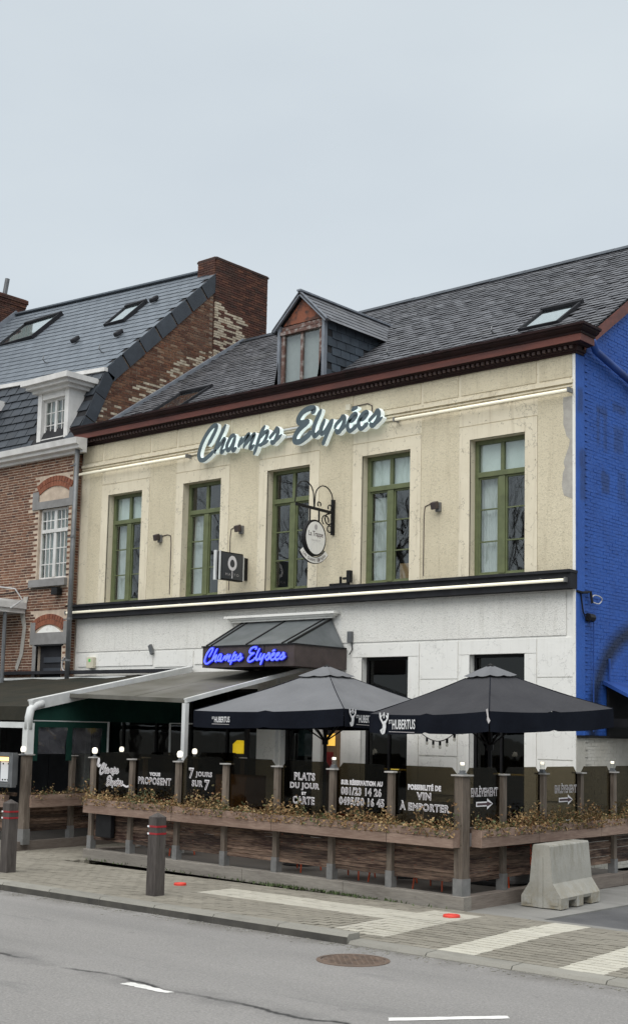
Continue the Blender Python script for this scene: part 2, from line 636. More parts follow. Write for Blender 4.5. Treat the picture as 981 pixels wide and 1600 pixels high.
def conc_mat():
    b = NB('concrete')
    xyz = b.sep()
    col = b.mix(b.ramp(b.noise(2.5, 6, 0.65), 0.35, 0.7), (0.36, 0.35, 0.315), (0.28, 0.272, 0.24))
    run = b.math('MULTIPLY', b.ramp(b.noise(5, 5, 0.65, stretch=(1, 1, 0.25)), 0.48, 0.68), b.ramp(xyz[2], 0.35, 0.75, 0.1, 0.8))
    col = b.mix(run, col, (0.17, 0.155, 0.11))
    foot = b.math('MULTIPLY', b.ramp(b.noise(7, 5, 0.7), 0.42, 0.62), b.ramp(xyz[2], 0.0, 0.3, 0.75, 0.1))
    col = b.mix(foot, col, (0.23, 0.19, 0.12))
    pit = b.noise(45, 3, 0.7)
    col = b.mix(b.ramp(pit, 0.6, 0.72, 0, 0.5), col, (0.16, 0.155, 0.14))
    nm = b.bump(pit, 0.35, 0.01)
    nm = b.bump(b.noise(9, 5, 0.6), 0.3, 0.02, nm)
    return b.done(col, 0.9, nm, 0, 0.2)


M_CONC = conc_mat()
M_APRON = paver_mat('apron_concrete', (0.25, 0.245, 0.23), (0.19, 0.185, 0.17), 0.05)
M_PAINT = paver_mat('road_paint', (0.72, 0.71, 0.68), (0.6, 0.59, 0.56), 0.03)
M_REDCAP = basic('red_plastic', (0.62, 0.05, 0.03), (0.5, 0.04, 0.03), 6, 0.5, 0.05)
M_IRON = basic('cast_iron', (0.17, 0.12, 0.09), (0.10, 0.075, 0.06), 9, 0.6, 0.3, 50, metal=0.3)

M_BRICK = brickmat('house_brick', [(0.085, 0.042, 0.03), (0.19, 0.09, 0.055), (0.14, 0.062, 0.04), (0.24, 0.125, 0.078), (0.07, 0.038, 0.032)])
M_BRICKG = brickmat('gable_brick', [(0.085, 0.038, 0.025), (0.17, 0.075, 0.045), (0.21, 0.11, 0.065), (0.10, 0.05, 0.034), (0.27, 0.18, 0.12)], dark=0.55)
M_BRICKC = brickmat('chimney_brick', [(0.05, 0.028, 0.023), (0.10, 0.043, 0.032), (0.07, 0.034, 0.027), (0.15, 0.066, 0.042), (0.042, 0.03, 0.027)], dark=0.5)
M_BRICKA = brickmat('arch_brick', [(0.23, 0.085, 0.05), (0.28, 0.11, 0.065), (0.19, 0.07, 0.045)], dark=0.15)
M_LIME = basic('lime_patch', (0.50, 0.44, 0.34), (0.32, 0.26, 0.19), 9, 0.95, 0.6, 40, var=0.15)
M_MORTAR = basic('mortar', (0.56, 0.46, 0.36), (0.40, 0.32, 0.25), 5, 0.95, 0.4, 50)
M_MORTARD = basic('mortar_old', (0.26, 0.21, 0.16), (0.15, 0.11, 0.085), 4, 0.95, 0.4, 50)
M_STONE = basic('blue_stone', (0.24, 0.235, 0.23), (0.19, 0.185, 0.18), 5, 0.8, 0.25, 30)
M_WHITEW = basic('white_woodwork', (0.66, 0.65, 0.63), (0.54, 0.53, 0.51), 4, 0.5, 0.08)
M_SLATE = slate('roof_slate', (0.122, 0.124, 0.134), (0.092, 0.094, 0.103), 0.16, 0.42, 0.3)
M_SLATEB = slate('blue_slate', (0.13, 0.15, 0.173), (0.11, 0.128, 0.148), 0.08, 0.42, 0.1)
M_SLATEM = slate('mansard_slate', (0.045, 0.053, 0.064), (0.033, 0.039, 0.048), 0.16, 0.5, 0.1)
M_SLATED = slate('dormer_slate', (0.055, 0.07, 0.088), (0.04, 0.05, 0.063), 0.2, 0.5, 0.1)
M_UNDER = basic('roof_underlay', (0.025, 0.025, 0.027), (0.018, 0.018, 0.02), 3, 0.9, 0.1)
M_LEAD = basic('lead_flashing', (0.20, 0.22, 0.25), (0.15, 0.165, 0.19), 4, 0.55, 0.15, 30)
M_ZINC = basic('zinc', (0.19, 0.205, 0.215), (0.14, 0.155, 0.16), 2.5, 0.45, 0.08, 30, metal=0.5)
M_ZINCP = basic('zinc_pipe', (0.17, 0.175, 0.18), (0.12, 0.125, 0.13), 4, 0.5, 0.1, 30, metal=0.4)
M_BLACK = basic('black_metal', (0.014, 0.014, 0.015), (0.009, 0.009, 0.01), 6, 0.5, 0.05, spec=0.2)
M_DKBAND = basic('dark_band', (0.030, 0.031, 0.035), (0.02, 0.02, 0.023), 3, 0.7, 0.1, spec=0.15)
M_GUTTER = basic('gutter_paint', (0.030, 0.014, 0.014), (0.018, 0.010, 0.010), 3, 0.6, 0.1, spec=0.15)
M_FASCIA = basic('fascia_paint', (0.155, 0.048, 0.034), (0.10, 0.034, 0.027), 3, 0.55, 0.15, stretch=(0.5, 2, 3))
M_CRRC = roughcast('cream_roughcast', (0.67, 0.60, 0.445), (0.58, 0.515, 0.375), (0.36, 0.305, 0.21))
M_CRPL = plaster('cream_plaster', (0.71, 0.645, 0.50), (0.63, 0.565, 0.43), (0.40, 0.335, 0.235), 0.65)
M_WHRC = roughcast('white_roughcast', (0.80, 0.785, 0.735), (0.73, 0.715, 0.665), (0.55, 0.53, 0.47))
M_WHPL = plaster('white_plaster', (0.80, 0.79, 0.75), (0.74, 0.73, 0.69), (0.52, 0.50, 0.44), 0.35)
M_GREY = basic('bare_render', (0.42, 0.40, 0.36), (0.34, 0.32, 0.29), 8, 0.9, 0.4, 40)
M_BLUE = blue_wall_mat()
M_BLUEP = basic('blue_paint', (0.022, 0.075, 0.30), (0.014, 0.045, 0.19), 3, 0.45, 0.1)
M_GREEN = basic('green_frame', (0.125, 0.145, 0.068), (0.09, 0.105, 0.05), 6, 0.5, 0.15, 30, lo=0.4, hi=0.75)
M_OLDWOOD = basic('peeling_red_wood', (0.22, 0.075, 0.04), (0.08, 0.04, 0.03), 7, 0.75, 0.4, 30, lo=0.45, hi=0.6)
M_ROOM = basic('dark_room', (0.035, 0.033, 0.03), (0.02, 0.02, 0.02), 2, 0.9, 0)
M_CURT = fabric('net_curtain', (0.62, 0.63, 0.62), (0.5, 0.52, 0.52))
M_BLIND = fabric('white_blind', (0.78, 0.82, 0.80), (0.7, 0.75, 0.73))
M_GLASS = glass('window_glass', (0.80, 0.86, 0.84), 0.10, 0.02, 0.025)
M_GLASSD = glass('shop_glass', (0.30, 0.33, 0.33), 0.0, 0.02, 0.05)
M_GLASSR = glass('roof_glass', (0.6, 0.65, 0.66), 0.28, 0.03)
M_TINT = glass('tinted_glass', (0.33, 0.30, 0.235), -0.02, 0.02)
M_CLEAR = glass('clear_plastic', (0.60, 0.60, 0.62), 0.05, 0.10, 0.08)
_t = M_CLEAR.node_tree
_m, _d = _t.nodes.new('ShaderNodeMixShader'), _t.nodes.new('ShaderNodeBsdfDiffuse')
_d.inputs[0].default_value = (0.16, 0.16, 0.18, 1)
_m.inputs[0].default_value = 0.35
_o = _t.nodes['Material Output']
_t.links.new(_o.inputs['Surface'].links[0].from_socket, _m.inputs[1])
_t.links.new(_d.outputs[0], _m.inputs[2])
_t.links.new(_m.outputs[0], _o.inputs['Surface'])
M_SLAT = basic('sign_face', (0.08, 0.112, 0.126), (0.068, 0.093, 0.106), 5, 0.45, 0.03)
M_SIGNW = emit('sign_edge', (0.82, 0.90, 0.89), 0.13)
M_NEON = emit('blue_neon', (0.08, 0.11, 1.0), 0.7)
M_NEONB = basic('neon_back', (0.02, 0.02, 0.28), (0.015, 0.015, 0.2), 5, 0.4, 0)
M_LED = emit('led_tube', (0.92, 0.87, 0.70), 0.13)
M_BULB = emit('lamp_bulb', (1.0, 0.93, 0.78), 0.45)
M_WARM = emit('warm_rail_glow', (1.0, 0.66, 0.10), 0.5)
M_RUST = basic('brown_metal', (0.082, 0.062, 0.058), (0.055, 0.042, 0.04), 4, 0.5, 0.15, 30, metal=0.2)
M_WX = wood('plank_wood', 'x', (0.022, 0.009, 0.006), (0.175, 0.118, 0.085), 0.5, 0.46, 0.66)
M_WY = wood('plank_wood_side', 'y', (0.022, 0.009, 0.006), (0.175, 0.118, 0.085), 0.5, 0.46, 0.66)
M_WZ = wood('post_wood', 'z', (0.050, 0.036, 0.027), (0.185, 0.152, 0.122), 0.16)
M_PLX = wood('planter_wood', 'x', (0.13, 0.075, 0.055), (0.29, 0.21, 0.165), 0.14)
M_PLY = wood('planter_wood_side', 'y', (0.13, 0.075, 0.055), (0.29, 0.21, 0.165), 0.14)
M_BASEX = wood('base_wood', 'x', (0.13, 0.115, 0.10), (0.25, 0.23, 0.20), 0.1)
M_BASEY = wood('base_wood_side', 'y', (0.10, 0.08, 0.068), (0.20, 0.17, 0.145), 0.1)
M_DECK = wood('deck_wood', 'x', (0.05, 0.045, 0.04), (0.11, 0.10, 0.09), 0.15)
M_BOLL = wood('bollard_wood', 'z', (0.030, 0.024, 0.022), (0.11, 0.097, 0.088), 0.1)
M_GALV = basic('galvanised', (0.22, 0.215, 0.21), (0.16, 0.16, 0.155), 8, 0.55, 0.1, 40, metal=0.3)
M_CAP = basic('post_cap', (0.40, 0.38, 0.36), (0.3, 0.29, 0.27), 6, 0.6, 0.1)
M_RED = basic('red_reflector', (0.30, 0.02, 0.025), (0.24, 0.016, 0.02), 6, 0.4, 0)
M_CHAIR = basic('red_chair', (0.60, 0.095, 0.035), (0.5, 0.08, 0.03), 5, 0.45, 0)
M_UMB1 = fabric('grey_canvas', (0.155, 0.158, 0.166), (0.13, 0.133, 0.14))
M_UMB2 = fabric('charcoal_canvas', (0.050, 0.050, 0.054), (0.039, 0.039, 0.043))
M_VAL = fabric('black_canvas', (0.011, 0.013, 0.019), (0.008, 0.009, 0.013), 0.9, 0, 0.03)
M_LOGO = basic('logo_print', (0.72, 0.72, 0.72), (0.6, 0.6, 0.6), 20, 0.8, 0)
M_AWN = fabric('brown_awning', (0.036, 0.032, 0.024), (0.02, 0.022, 0.018))
M_DKGREEN = fabric('green_canvas', (0.012, 0.045, 0.034), (0.008, 0.03, 0.024))
M_POLY = basic('grey_awning', (0.135, 0.13, 0.115), (0.08, 0.076, 0.06), 1.6, 0.7, 0.1, stretch=(1, 0.6, 1))
M_WALU = basic('white_aluminium', (0.62, 0.63, 0.62), (0.5, 0.51, 0.5), 3, 0.4, 0.05)
M_TXTW = basic('lettering_white', (0.74, 0.72, 0.73), (0.66, 0.64, 0.65), 9, 0.6, 0)
M_TXTD = basic('lettering_dark', (0.06, 0.03, 0.035), (0.05, 0.025, 0.03), 9, 0.6, 0)
M_TXTG = basic('lettering_grey', (0.45, 0.42, 0.42), (0.4, 0.38, 0.38), 9, 0.6, 0)
M_LEAF = leaf_mat()
M_LEAFG = basic('green_leaf', (0.07, 0.085, 0.03), (0.05, 0.065, 0.022), 9, 0.6, 0, var=0.35)
M_STEM = basic('dry_stem', (0.14, 0.09, 0.05), (0.08, 0.055, 0.03), 8, 0.9, 0)
M_SOIL = basic('soil', (0.05, 0.038, 0.028), (0.03, 0.022, 0.017), 9, 0.95, 0.5)
M_BARK = basic('bark', (0.045, 0.038, 0.032), (0.03, 0.026, 0.022), 8, 0.95, 0.2)
M_GRASS = basic('weeds', (0.06, 0.09, 0.025), (0.04, 0.06, 0.02), 8, 0.8, 0, var=0.3)
M_PAPER = basic('paper', (0.72, 0.73, 0.74), (0.66, 0.67, 0.68), 5, 0.7, 0)
M_SOFA = fabric('grey_cushion', (0.26, 0.255, 0.26), (0.21, 0.205, 0.21))
M_IVORY = basic('ivory_box', (0.62, 0.58, 0.46), (0.55, 0.51, 0.40), 8, 0.6, 0)
M_CABLE = basic('white_cable', (0.5, 0.5, 0.5), (0.4, 0.4, 0.4), 8, 0.6, 0)

# ------------------------------------------------------------------ the ground
def struct(o):
    o['kind'] = 'structure'
    return o


struct(MB().quad((-700, -500, -0.16), (700, -500, -0.16), (700, 900, -0.16), (-700, 900, -0.16)).build('ground', M_EARTH))
struct(MB().quad((-160, -14, -0.10), (160, -14, -0.10), (160, 11.02, -0.10), (-160, 11.02, -0.10)).build('road', M_ROAD))
pav = struct(MB().quad((-60, 11.1, -0.085), (14, 11.1, -0.085), (14, 13.55, -0.085), (-60, 13.55, -0.085))
             .quad((-60, 13.55, -0.085), (-9.0, 13.55, -0.085), (-9.0, 18.5, -0.085), (-60, 18.5, -0.085)).build('pavement', M_SAND))
drive = struct(MB().quad((-8.35, 13.62, -0.03), (14, 13.62, -0.03), (14, 40, -0.03), (-8.35, 40, -0.03)).build('driveway', M_DRIVE))
apr = struct(MB().box(-9.4, -8.3, 13.56, 30, -0.12, -0.012).box(-8.3, 14, 13.5, 13.72, -0.12, -0.012).build('apron', M_APRON))


def pave_z(x, y):
    """the pavement dips to the dropped kerb in front of the driveway"""
    k = min(max((x + 10.0) / 0.9, 0), 1)
    return -0.055 * k * min(max((12.6 - y) / 1.4, 0), 1)


places = []
pw, pd = 0.22, 0.11
row = 0
y = 11.2
while y < 13.5:
    off = (row % 2) * pw / 2
    x = -20.0 + off
    cy = y + pd / 2
    bands = []
    if 12.25 < cy < 12.92:
        bands.append((-12.62, -9.55, 1))
    if 11.45 < cy < 13.32:
        bands.append((-9.55, -8.85, 1))
    bands += [(-8.02, -7.56, 2), (-6.62, -6.16, 2), (-5.2, -4.75, 2)]
    while x < -3.5:
        cuts = [x] + [q for q in sorted(e for bnd in bands for e in bnd[:2]) if x + 0.012 < q < x + pw - 0.012] + [x + pw]
        for a_, b_ in zip(cuts[:-1], cuts[1:]):
            cx = (a_ + b_) / 2
            mi = next((m_ for l_, r_, m_ in bands if l_ - 0.012 < cx < r_ + 0.012), 0)
            r3 = Matrix.Rotation(jit(0.006), 3, 'X') @ Matrix.Rotation(jit(0.006), 3, 'Y')
            places.append(((cx, cy, pave_z(cx, cy) - 0.035 + jit(0.0025)), r3, ((b_ - a_ - (0.002 if mi else 0.006)) / (pw - 0.006) if b_ - a_ > 0.03 else 0.1, 1.04 if mi else 1, 1), mi))
        x += pw
    y += pd
    row += 1
# the rest of the footway, behind and left
while y < 18.4:
    off = (row % 2) * pw / 2
    x = -22.5 + off
    while x < -16.9:
        places.append(((x + pw / 2, y + pd / 2, -0.035 + jit(0.0025)), I3, (1, 1, 1), 0))
        x += pw
    y += pd
    row += 1
pieces('paver', (pw - 0.006, pd - 0.006, 0.07), places, pav, [M_PAVER, M_PALE, M_WHITEP], 300, 'paver_field')

kerb = struct(MB().box(-60, -24, 10.98, 11.17, -0.16, -0.002).build('kerb', M_KERB))
x = -24.0
i = 0
while x < -4.5:
    L = 1.0
    low = x >= -9.7
    if not low and x + L > -9.7:
        L = -9.72 - x if (-9.72 - x) > 0.35 else L
    mb = MB()
    zt = -0.062 if low else 0.004
    c = 0.03
    g = 0.006
    y0, y1 = 10.98, 11.19
    prof = [(y0, -0.2), (y0 + 0.004, zt - c), (y0 + c, zt), (y1, zt + (0.008 if low else 0)), (y1, -0.2)]
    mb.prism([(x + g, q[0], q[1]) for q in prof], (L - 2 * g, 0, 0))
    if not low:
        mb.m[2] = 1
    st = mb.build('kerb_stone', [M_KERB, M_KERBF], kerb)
    x += L
# kerb end splay where the kerb drops
# low weeds along the foot of the terrace
mbw = MB()
for k in range(520):
    s = random.choice([random.gauss(2.0, 0.35), random.gauss(3.1, 0.3), random.gauss(2.4, 0.8), random.uniform(0.2, 7.6)])
    px = -9.3 - s * 0.99823 + jit(0.02)
    py = 13.54 + s * 0.05948 - abs(random.gauss(0, 0.07)) - 0.02
    hh = random.uniform(0.01, 0.05)
    a = random.uniform(0, 6.28)
    w = 0.012
    mbw.add([(px - w * math.cos(a), py - w * math.sin(a), 0), (px + w * math.cos(a), py + w * math.sin(a), 0), (px + jit(0.03), py + jit(0.03), hh)], [(0, 1, 2)])
wd = mbw.build('weeds', M_GRASS)
wd['kind'] = 'stuff'
tag(wd, 'thin green weeds along the foot of the wooden terrace', 'weeds')
# litter and grit in the gutter
mbg = MB()
for k in range(420):
    px, py = random.uniform(-18, -5), 10.97 - abs(random.gauss(0, 0.12))
    r = random.uniform(0.004, 0.016)
    mbg.obox((px, py, -0.098), (r, 0, 0), (0, r * random.uniform(.4, 1), 0), (0, 0, 0.004))
gt = mbg.build('gutter_grit', M_KERB)
gt['kind'] = 'stuff'
tag(gt, 'small grit and litter lying in the gutter along the kerb', 'grit')


def ragged(pts, name, label, z=-0.096, amp=0.012, n=14):
    """flat worn paint mark: polygon outline subdivided and roughened"""
    o_ = []
    for i in range(len(pts)):
        a, b_ = Vector((*pts[i], 0)), Vector((*pts[(i + 1) % len(pts)], 0))
        for k in range(n):
            p = a.lerp(b_, k / n)
            o_.append((p.x + jit(amp), p.y + jit(amp), z))
    mb = MB().add(o_, [tuple(range(len(o_)))])
    c = sum((Vector(p) for p in o_), Vector()) / len(o_)
    ob = mb.build(name, M_PAINT, None, c)
    return tag(ob, label, 'road marking')


ragged([(-8.95, 7.83), (-8.38, 7.84), (-8.36, 7.92), (-8.93, 7.95)], 'lane_marking', 'short worn white paint dash by the dark seam in the road')
ragged([(-6.43, 8.36), (-5.83, 9.13), (-5.90, 9.20), (-6.50, 8.45)], 'lane_marking', 'white paint dash at the bottom edge, right of the manhole', amp=0.006)

mh = thing('manhole_cover', 'round rusty brown manhole cover set in the road', 'manhole cover', (-8.35, 10.28, -0.1))
MB().lathe((-8.35, 10.28, -0.1), [(0.36, -0.02), (0.36, 0.006), (0.335, 0.009), (0.318, 0.009), (0.316, 0.002), (0.31, -0.02)], 40).build('frame_ring', M_IRON, mh)
mb = MB().lathe((-8.35, 10.28, -0.1), [(0.308, -0.02), (0.308, 0.006), (0.30, 0.008), (0.0, 0.008)], 40)
lid = mb.build('lid', M_IRON, mh)
mb = MB()
for a in range(-7, 8):
    for c in range(-7, 8):
        px, py = a * 0.038, c * 0.038
        if px * px + py * py < 0.27 ** 2 and (a + c) % 2 == 0:
            mb.box(-8.35 + px - 0.013, -8.35 + px + 0.013, 10.28 + py - 0.013, 10.28 + py + 0.013, -0.0925, -0.089)
mb.build('tread_pattern', M_IRON, lid)
for (x, y, r, lab) in ((-13.33, 12.67, 0.085, 'flat red plastic cap on the pavement behind the single bollard'), (-9.07, 12.96, 0.10, 'flat red plastic cap on the pale paving near the terrace corner')):
    o = MB().lathe((x, y, 0), [(r, -0.01), (r, 0.02), (r * 0.93, 0.03), (r * 0.6, 0.033), (r * 0.55, 0.027), (0.0, 0.027)], 24).build('red_cap', M_REDCAP, None, (x, y, 0), smooth=False)
    tag(o, lab, 'cap', 'red caps on the pavement')


def bollard(x, y, label):
    t = thing('wooden_bollard', label, 'bollard', (x, y, 0), 'wooden bollards at the kerb')
    w, hh = 0.078, 0.98
    mb = MB()
    vs_ = []
    for z, q in ((0, w * 1.06), (hh, w), (hh + 0.055, 0.004)):
        vs_ += [(x - q, y - q, z), (x + q, y - q, z), (x + q, y + q, z), (x - q, y + q, z)]
    fs = [(0, 1, 2, 3)[::-1], (8, 9, 10, 11)]
    for i in (0, 4):
        for k in range(4):
            fs.append((i + k, i + (k + 1) % 4, i + 4 + (k + 1) % 4, i + 4 + k))
    mb.add(vs_, fs)
    mb.build('post', M_BOLL, t)
    for z in (0.76, 0.85):
        b2 = MB().box(x - w - 0.004, x + w + 0.004, y - w - 0.004, y + w + 0.004, z, z + 0.024).build('red_band', M_RED, t)
    for z in (0.76, 0.85):
        MB().box(x - w - 0.012, x - w + 0.02, y - w - 0.010, y - w - 0.002, z, z + 0.022).build('reflector', M_PAPER, t)
    return t


bollard(-12.72, 11.66, 'dark wooden bollard with red bands in front of the main terrace')
bollard(-16.03, 11.82, 'dark wooden bollard with red bands at the left edge of the picture')

# concrete barrier block
t = thing('concrete_barrier', 'short grey concrete barrier block beside the terrace corner', 'barrier', (-8.9, 15.15, 0))
prof = [(-0.285, 0), (-0.285, 0.13), (-0.165, 0.30), (-0.12, 0.745), (-0.105, 0.765), (0.105, 0.765), (0.12, 0.745), (0.165, 0.30), (0.285, 0.13), (0.285, 0)]
skew = -0.10


def bp(a, l, z):
    return (-8.9 + a + skew * (l - 0.6), 14.55 + l, z)


mb = MB()
cuts = [0, 0.22, 0.46, 0.66, 0.90, 1.18]
slots = [(0.22, 0.46), (0.66, 0.90)]
n = len(prof)
for i in range(len(cuts) - 1):
    l0, l1 = cuts[i], cuts[i + 1]
    sl = (l0, l1) in slots
    pr = list(prof)
    if sl:
        pr = [(-0.273, 0.09), (-0.285, 0.13)] + prof[2:8] + [(0.285, 0.13), (0.273, 0.09)]
    vs_ = [bp(a, l0, z) for a, z in pr] + [bp(a, l1, z) for a, z in pr]
    fs = [(k, (k + 1) % n, n + (k + 1) % n, n + k) for k in range(n)] + [tuple(range(n))[::-1], tuple(range(n, 2 * n))]
    mb.add(vs_, fs)
o = mb.build('block', M_CONC, t)
mb = MB()
for a in (-0.19, 0.19):
    mb.box(-8.9 + a - 0.055 - skew * 0.6, -8.9 + a + 0.055 - skew * 0.6, 14.542, 14.56, 0.04, 0.13)
mb.box(-8.9 - 0.03 - skew * .6, -8.9 + 0.03 - skew * .6, 14.535, 14.56, 0.0, 0.62)
mb.build('end_key', M_CONC, t)

# ------------------------------------------------------------------ buildings
def wall_y(mb, x0, x1, z0, z1, y, ops, m=0, reveal=0.2):
    """wall face in the plane Y=y with openings and their reveals"""
    xs = sorted({x0, x1, *[q for o in ops for q in o[:2] if x0 < q < x1]})
    zs = sorted({z0, z1, *[q for o in ops for q in o[2:4] if z0 < q < z1]})
    for i in range(len(xs) - 1):
        for k in range(len(zs) - 1):
            cx, cz = (xs[i] + xs[i + 1]) / 2, (zs[k] + zs[k + 1]) / 2
            if any(o[0] < cx < o[1] and o[2] < cz < o[3] for o in ops):
                continue
            mb.quad((xs[i], y, zs[k]), (xs[i + 1], y, zs[k]), (xs[i + 1], y, zs[k + 1]), (xs[i], y, zs[k + 1]), m)
    for a, b, c, d in ops:
        r = y + reveal
        mb.quad((a, y, c), (a, y, d), (a, r, d), (a, r, c), m)
        mb.quad((b, y, c), (b, r, c), (b, r, d), (b, y, d), m)
        mb.quad((a, y, d), (b, y, d), (b, r, d), (a, r, d), m)
        mb.quad((a, y, c), (a, r, c), (b, r, c), (b, y, c), m)


def inner_box(mb, x0, x1, y0, y1, z0, z1, m=0):
    mb.quad((x0, y1, z0), (x1, y1, z0), (x1, y1, z1), (x0, y1, z1), m)
    mb.quad((x0, y0, z0), (x0, y1, z0), (x0, y1, z1), (x0, y0, z1), m)
    mb.quad((x1, y0, z0), (x1, y1, z0), (x1, y1, z1), (x1, y0, z1), m)
    mb.quad((x0, y0, z0), (x1, y0, z0), (x1, y1, z0), (x0, y1, z0), m)
    mb.quad((x0, y0, z1), (x1, y0, z1), (x1, y1, z1), (x0, y1, z1), m)


def curtain(x0, x1, y, z0, z1, parent, mat_=None, amp=0.02, waves=9, name='curtain'):
    mb = MB()
    n = max(8, int((x1 - x0) * 60))
    vs_ = []
    ph = random.uniform(0, 6)
    for i in range(n + 1):
        f = i / n
        d = amp * math.sin(f * waves * 2 * math.pi * (x1 - x0) / 0.5 + ph) + jit(amp * 0.2)
        for z in (z0, (z0 + z1) / 2, z1):
            vs_.append((x0 + (x1 - x0) * f + 0.015 * math.sin(ph + z * 3), y + d * (1.2 if z == z0 else 0.8), z))
    fs = []
    for i in range(n):
        for k in range(2):
            fs.append((i * 3 + k, (i + 1) * 3 + k, (i + 1) * 3 + k + 1, i * 3 + k + 1))
    mb.add(vs_, fs)
    return mb.build(name, mat_ or M_CURT, parent, smooth=True)


# ============ the restaurant
XL, XR, YF = -23.04, -10.62, 18.5
RS, RY0, RZ0 = 0.692, 19.57, 9.24          # roof pitch through a measured point
RIDGE_Y, RIDGE_Z = 23.43, 11.91


def roof_z(y):
    return RZ0 + RS * (y - RY0)


rb = thing('restaurant_building', 'cream rendered two-storey restaurant with slate roof and blue side wall', 'building', (-16.83, 18.5, 0))
W = [(-22.11 + 2.365 * i, -22.11 + 2.365 * i + 1.10) for i in range(5)]
WZ0, WZ1 = 4.74, 7.13
mb = MB()
wall_y(mb, XL, XR, 4.45, 8.36, YF, [(a, b, WZ0, WZ1) for a, b in W], reveal=0.22)
mb.build('wall', M_CRPL, rb, label='cream rendered upper wall')
G4, G5 = (-14.95, -13.91, 0.55, 3.45), (-12.63, -11.55, 0.55, 3.45)
DOOR, SHOP = (-16.89, -16.02, 0.12, 2.85), (-22.55, -17.42, 0.3, 2.9)
mb = MB()
wall_y(mb, XL, XR, 0, 4.45, YF + 0.01, [G4, G5, DOOR, SHOP], reveal=0.22)
mb.build('wall', M_WHPL, rb, label='white painted ground floor wall')
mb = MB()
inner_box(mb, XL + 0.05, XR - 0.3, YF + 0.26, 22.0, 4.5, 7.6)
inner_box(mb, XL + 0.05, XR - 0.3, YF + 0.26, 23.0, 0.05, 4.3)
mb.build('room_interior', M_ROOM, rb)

# roughcast fields between the smooth surrounds
xs = [XL + 0.28] + [q for a, b in W for q in (a - 0.22, b + 0.24)] + [XR - 0.02]
for i in range(0, len(xs), 2):
    x0, x1 = xs[i], xs[i + 1]
    MB().box(x0, x1, YF - 0.012, YF + 0.02, 4.75, 7.68).build('roughcast_panel', M_CRRC, rb)
fr_ = [XL + 0.02] + [q for a, b in W for q in (a - 0.22, b + 0.24)] + [XR - 0.02]
for i in range(len(fr_) - 1):
    MB().box(fr_[i] + 0.03, fr_[i + 1] - 0.03, YF - 0.012, YF + 0.02, 7.93, 8.33).build('roughcast_panel', M_CRRC, rb)
# grooved lintel blocks over the windows
for a, b in W:
    MB().box(a - 0.22, b + 0.24, YF - 0.010, YF + 0.02, 7.38, 7.66).build('lintel_block', M_CRPL, rb)
    mb = MB()
    for x0, x1 in ((a - 0.215, a), (b, b + 0.235)):
        mb.box(x0, x1, YF - 0.018, YF + 0.02, WZ0, 7.13)
    mb.box(a - 0.215, b + 0.235, YF - 0.018, YF + 0.02, 7.13, 7.36)
    mb.build('window_surround', M_CRPL, rb)
# old mouldings under the frieze, broken along their length
for z0, z1, d in ((7.70, 7.735, 0.035), (7.765, 7.79, 0.025), (7.82, 7.88, 0.045)):
    mb = MB()
    x = XL + 0.01
    while x < XR - 0.02:
        L = min(random.uniform(0.5, 1.6), XR - 0.02 - x)
        mb.box(x, x + L - random.uniform(0.0, 0.008), YF - d - jit(0.004), YF + 0.02, z0 + jit(0.003), z1 + jit(0.003))
        x += L
    mb.build('moulding', M_CRPL, rb)
# bare render showing at the right corner
pts = [(XR - 0.02, 7.6)]
z = 7.6
while z > 5.9:
    pts.append((XR - 0.02 - 0.05 - 0.13 * abs(math.sin(z * 2.3)) - random.uniform(0, 0.05), z))
    z -= 0.09
pts.append((XR - 0.02, 5.9))
MB().prism([(x, YF - 0.0155, z) for x, z in pts], (0, 0.004, 0)).build('bare_patch', M_GREY, rb)
MB().box(XR - 0.035, XR + 0.012, YF - 0.02, YF + 0.03, 0.0, 8.34).build('corner_bead', M_WHPL, rb)
# white roughcast strip and panel joints below the band
mb = MB()
wall_y(mb, XL + 0.03, XR - 0.16, 3.72, 4.42, YF - 0.006, [(-18.2, -15.45, 3.72, 4.24)], reveal=0.015)
mb.build('roughcast_panel', M_WHRC, rb)
for x0, x1, z0, z1 in ((-15.18, -13.68, 3.45, 3.68), (-13.66, -12.87, 3.05, 3.68), (-12.85, -11.33, 3.45, 3.68), (-11.31, -10.66, 3.06, 3.68), (-11.31, -10.66, 2.4, 3.04), (-13.66, -12.87, 2.42, 3.03),
                       (-13.66, -12.87, 1.75, 2.40), (-11.31, -10.66, 1.75, 2.38), (-13.66, -12.87, 1.1, 1.73), (-11.31, -10.66, 1.1, 1.73), (-22.9, -20.5, 3.4, 3.68), (-20.45, -19.3, 3.36, 3.68), (-19.25, -18.2, 3.4, 3.68)):
    MB().box(x0, x1, YF - 0.008, YF + 0.02, z0, z1).build('wall_panel', M_WHPL, rb)
for x0, x1 in ((-15.18, -14.95), (-13.91, -13.68), (-12.85, -12.63), (-11.55, -11.33)):
    MB().box(x0, x1, YF - 0.010, YF + 0.02, 0.3, 3.44).build('window_surround', M_WHPL, rb)

# band between the storeys
MB().box(XL - 0.12, XR + 0.03, YF - 0.20, YF + 0.01, 4.45, 4.70).box(XL - 0.12, XR + 0.04, YF - 0.25, YF + 0.01, 4.70, 4.745).build('string_course', M_DKBAND, rb)

# upper windows
def muntin_frame(mb, x0, x1, z0, z1, y, w, d, m=0):
    mb.box(x0, x0 + w, y, y + d, z0, z1, m).box(x1 - w, x1, y, y + d, z0, z1, m)
    mb.box(x0 + w, x1 - w, y, y + d, z1 - w, z1, m).box(x0 + w, x1 - w, y, y + d, z0, z0 + w, m)


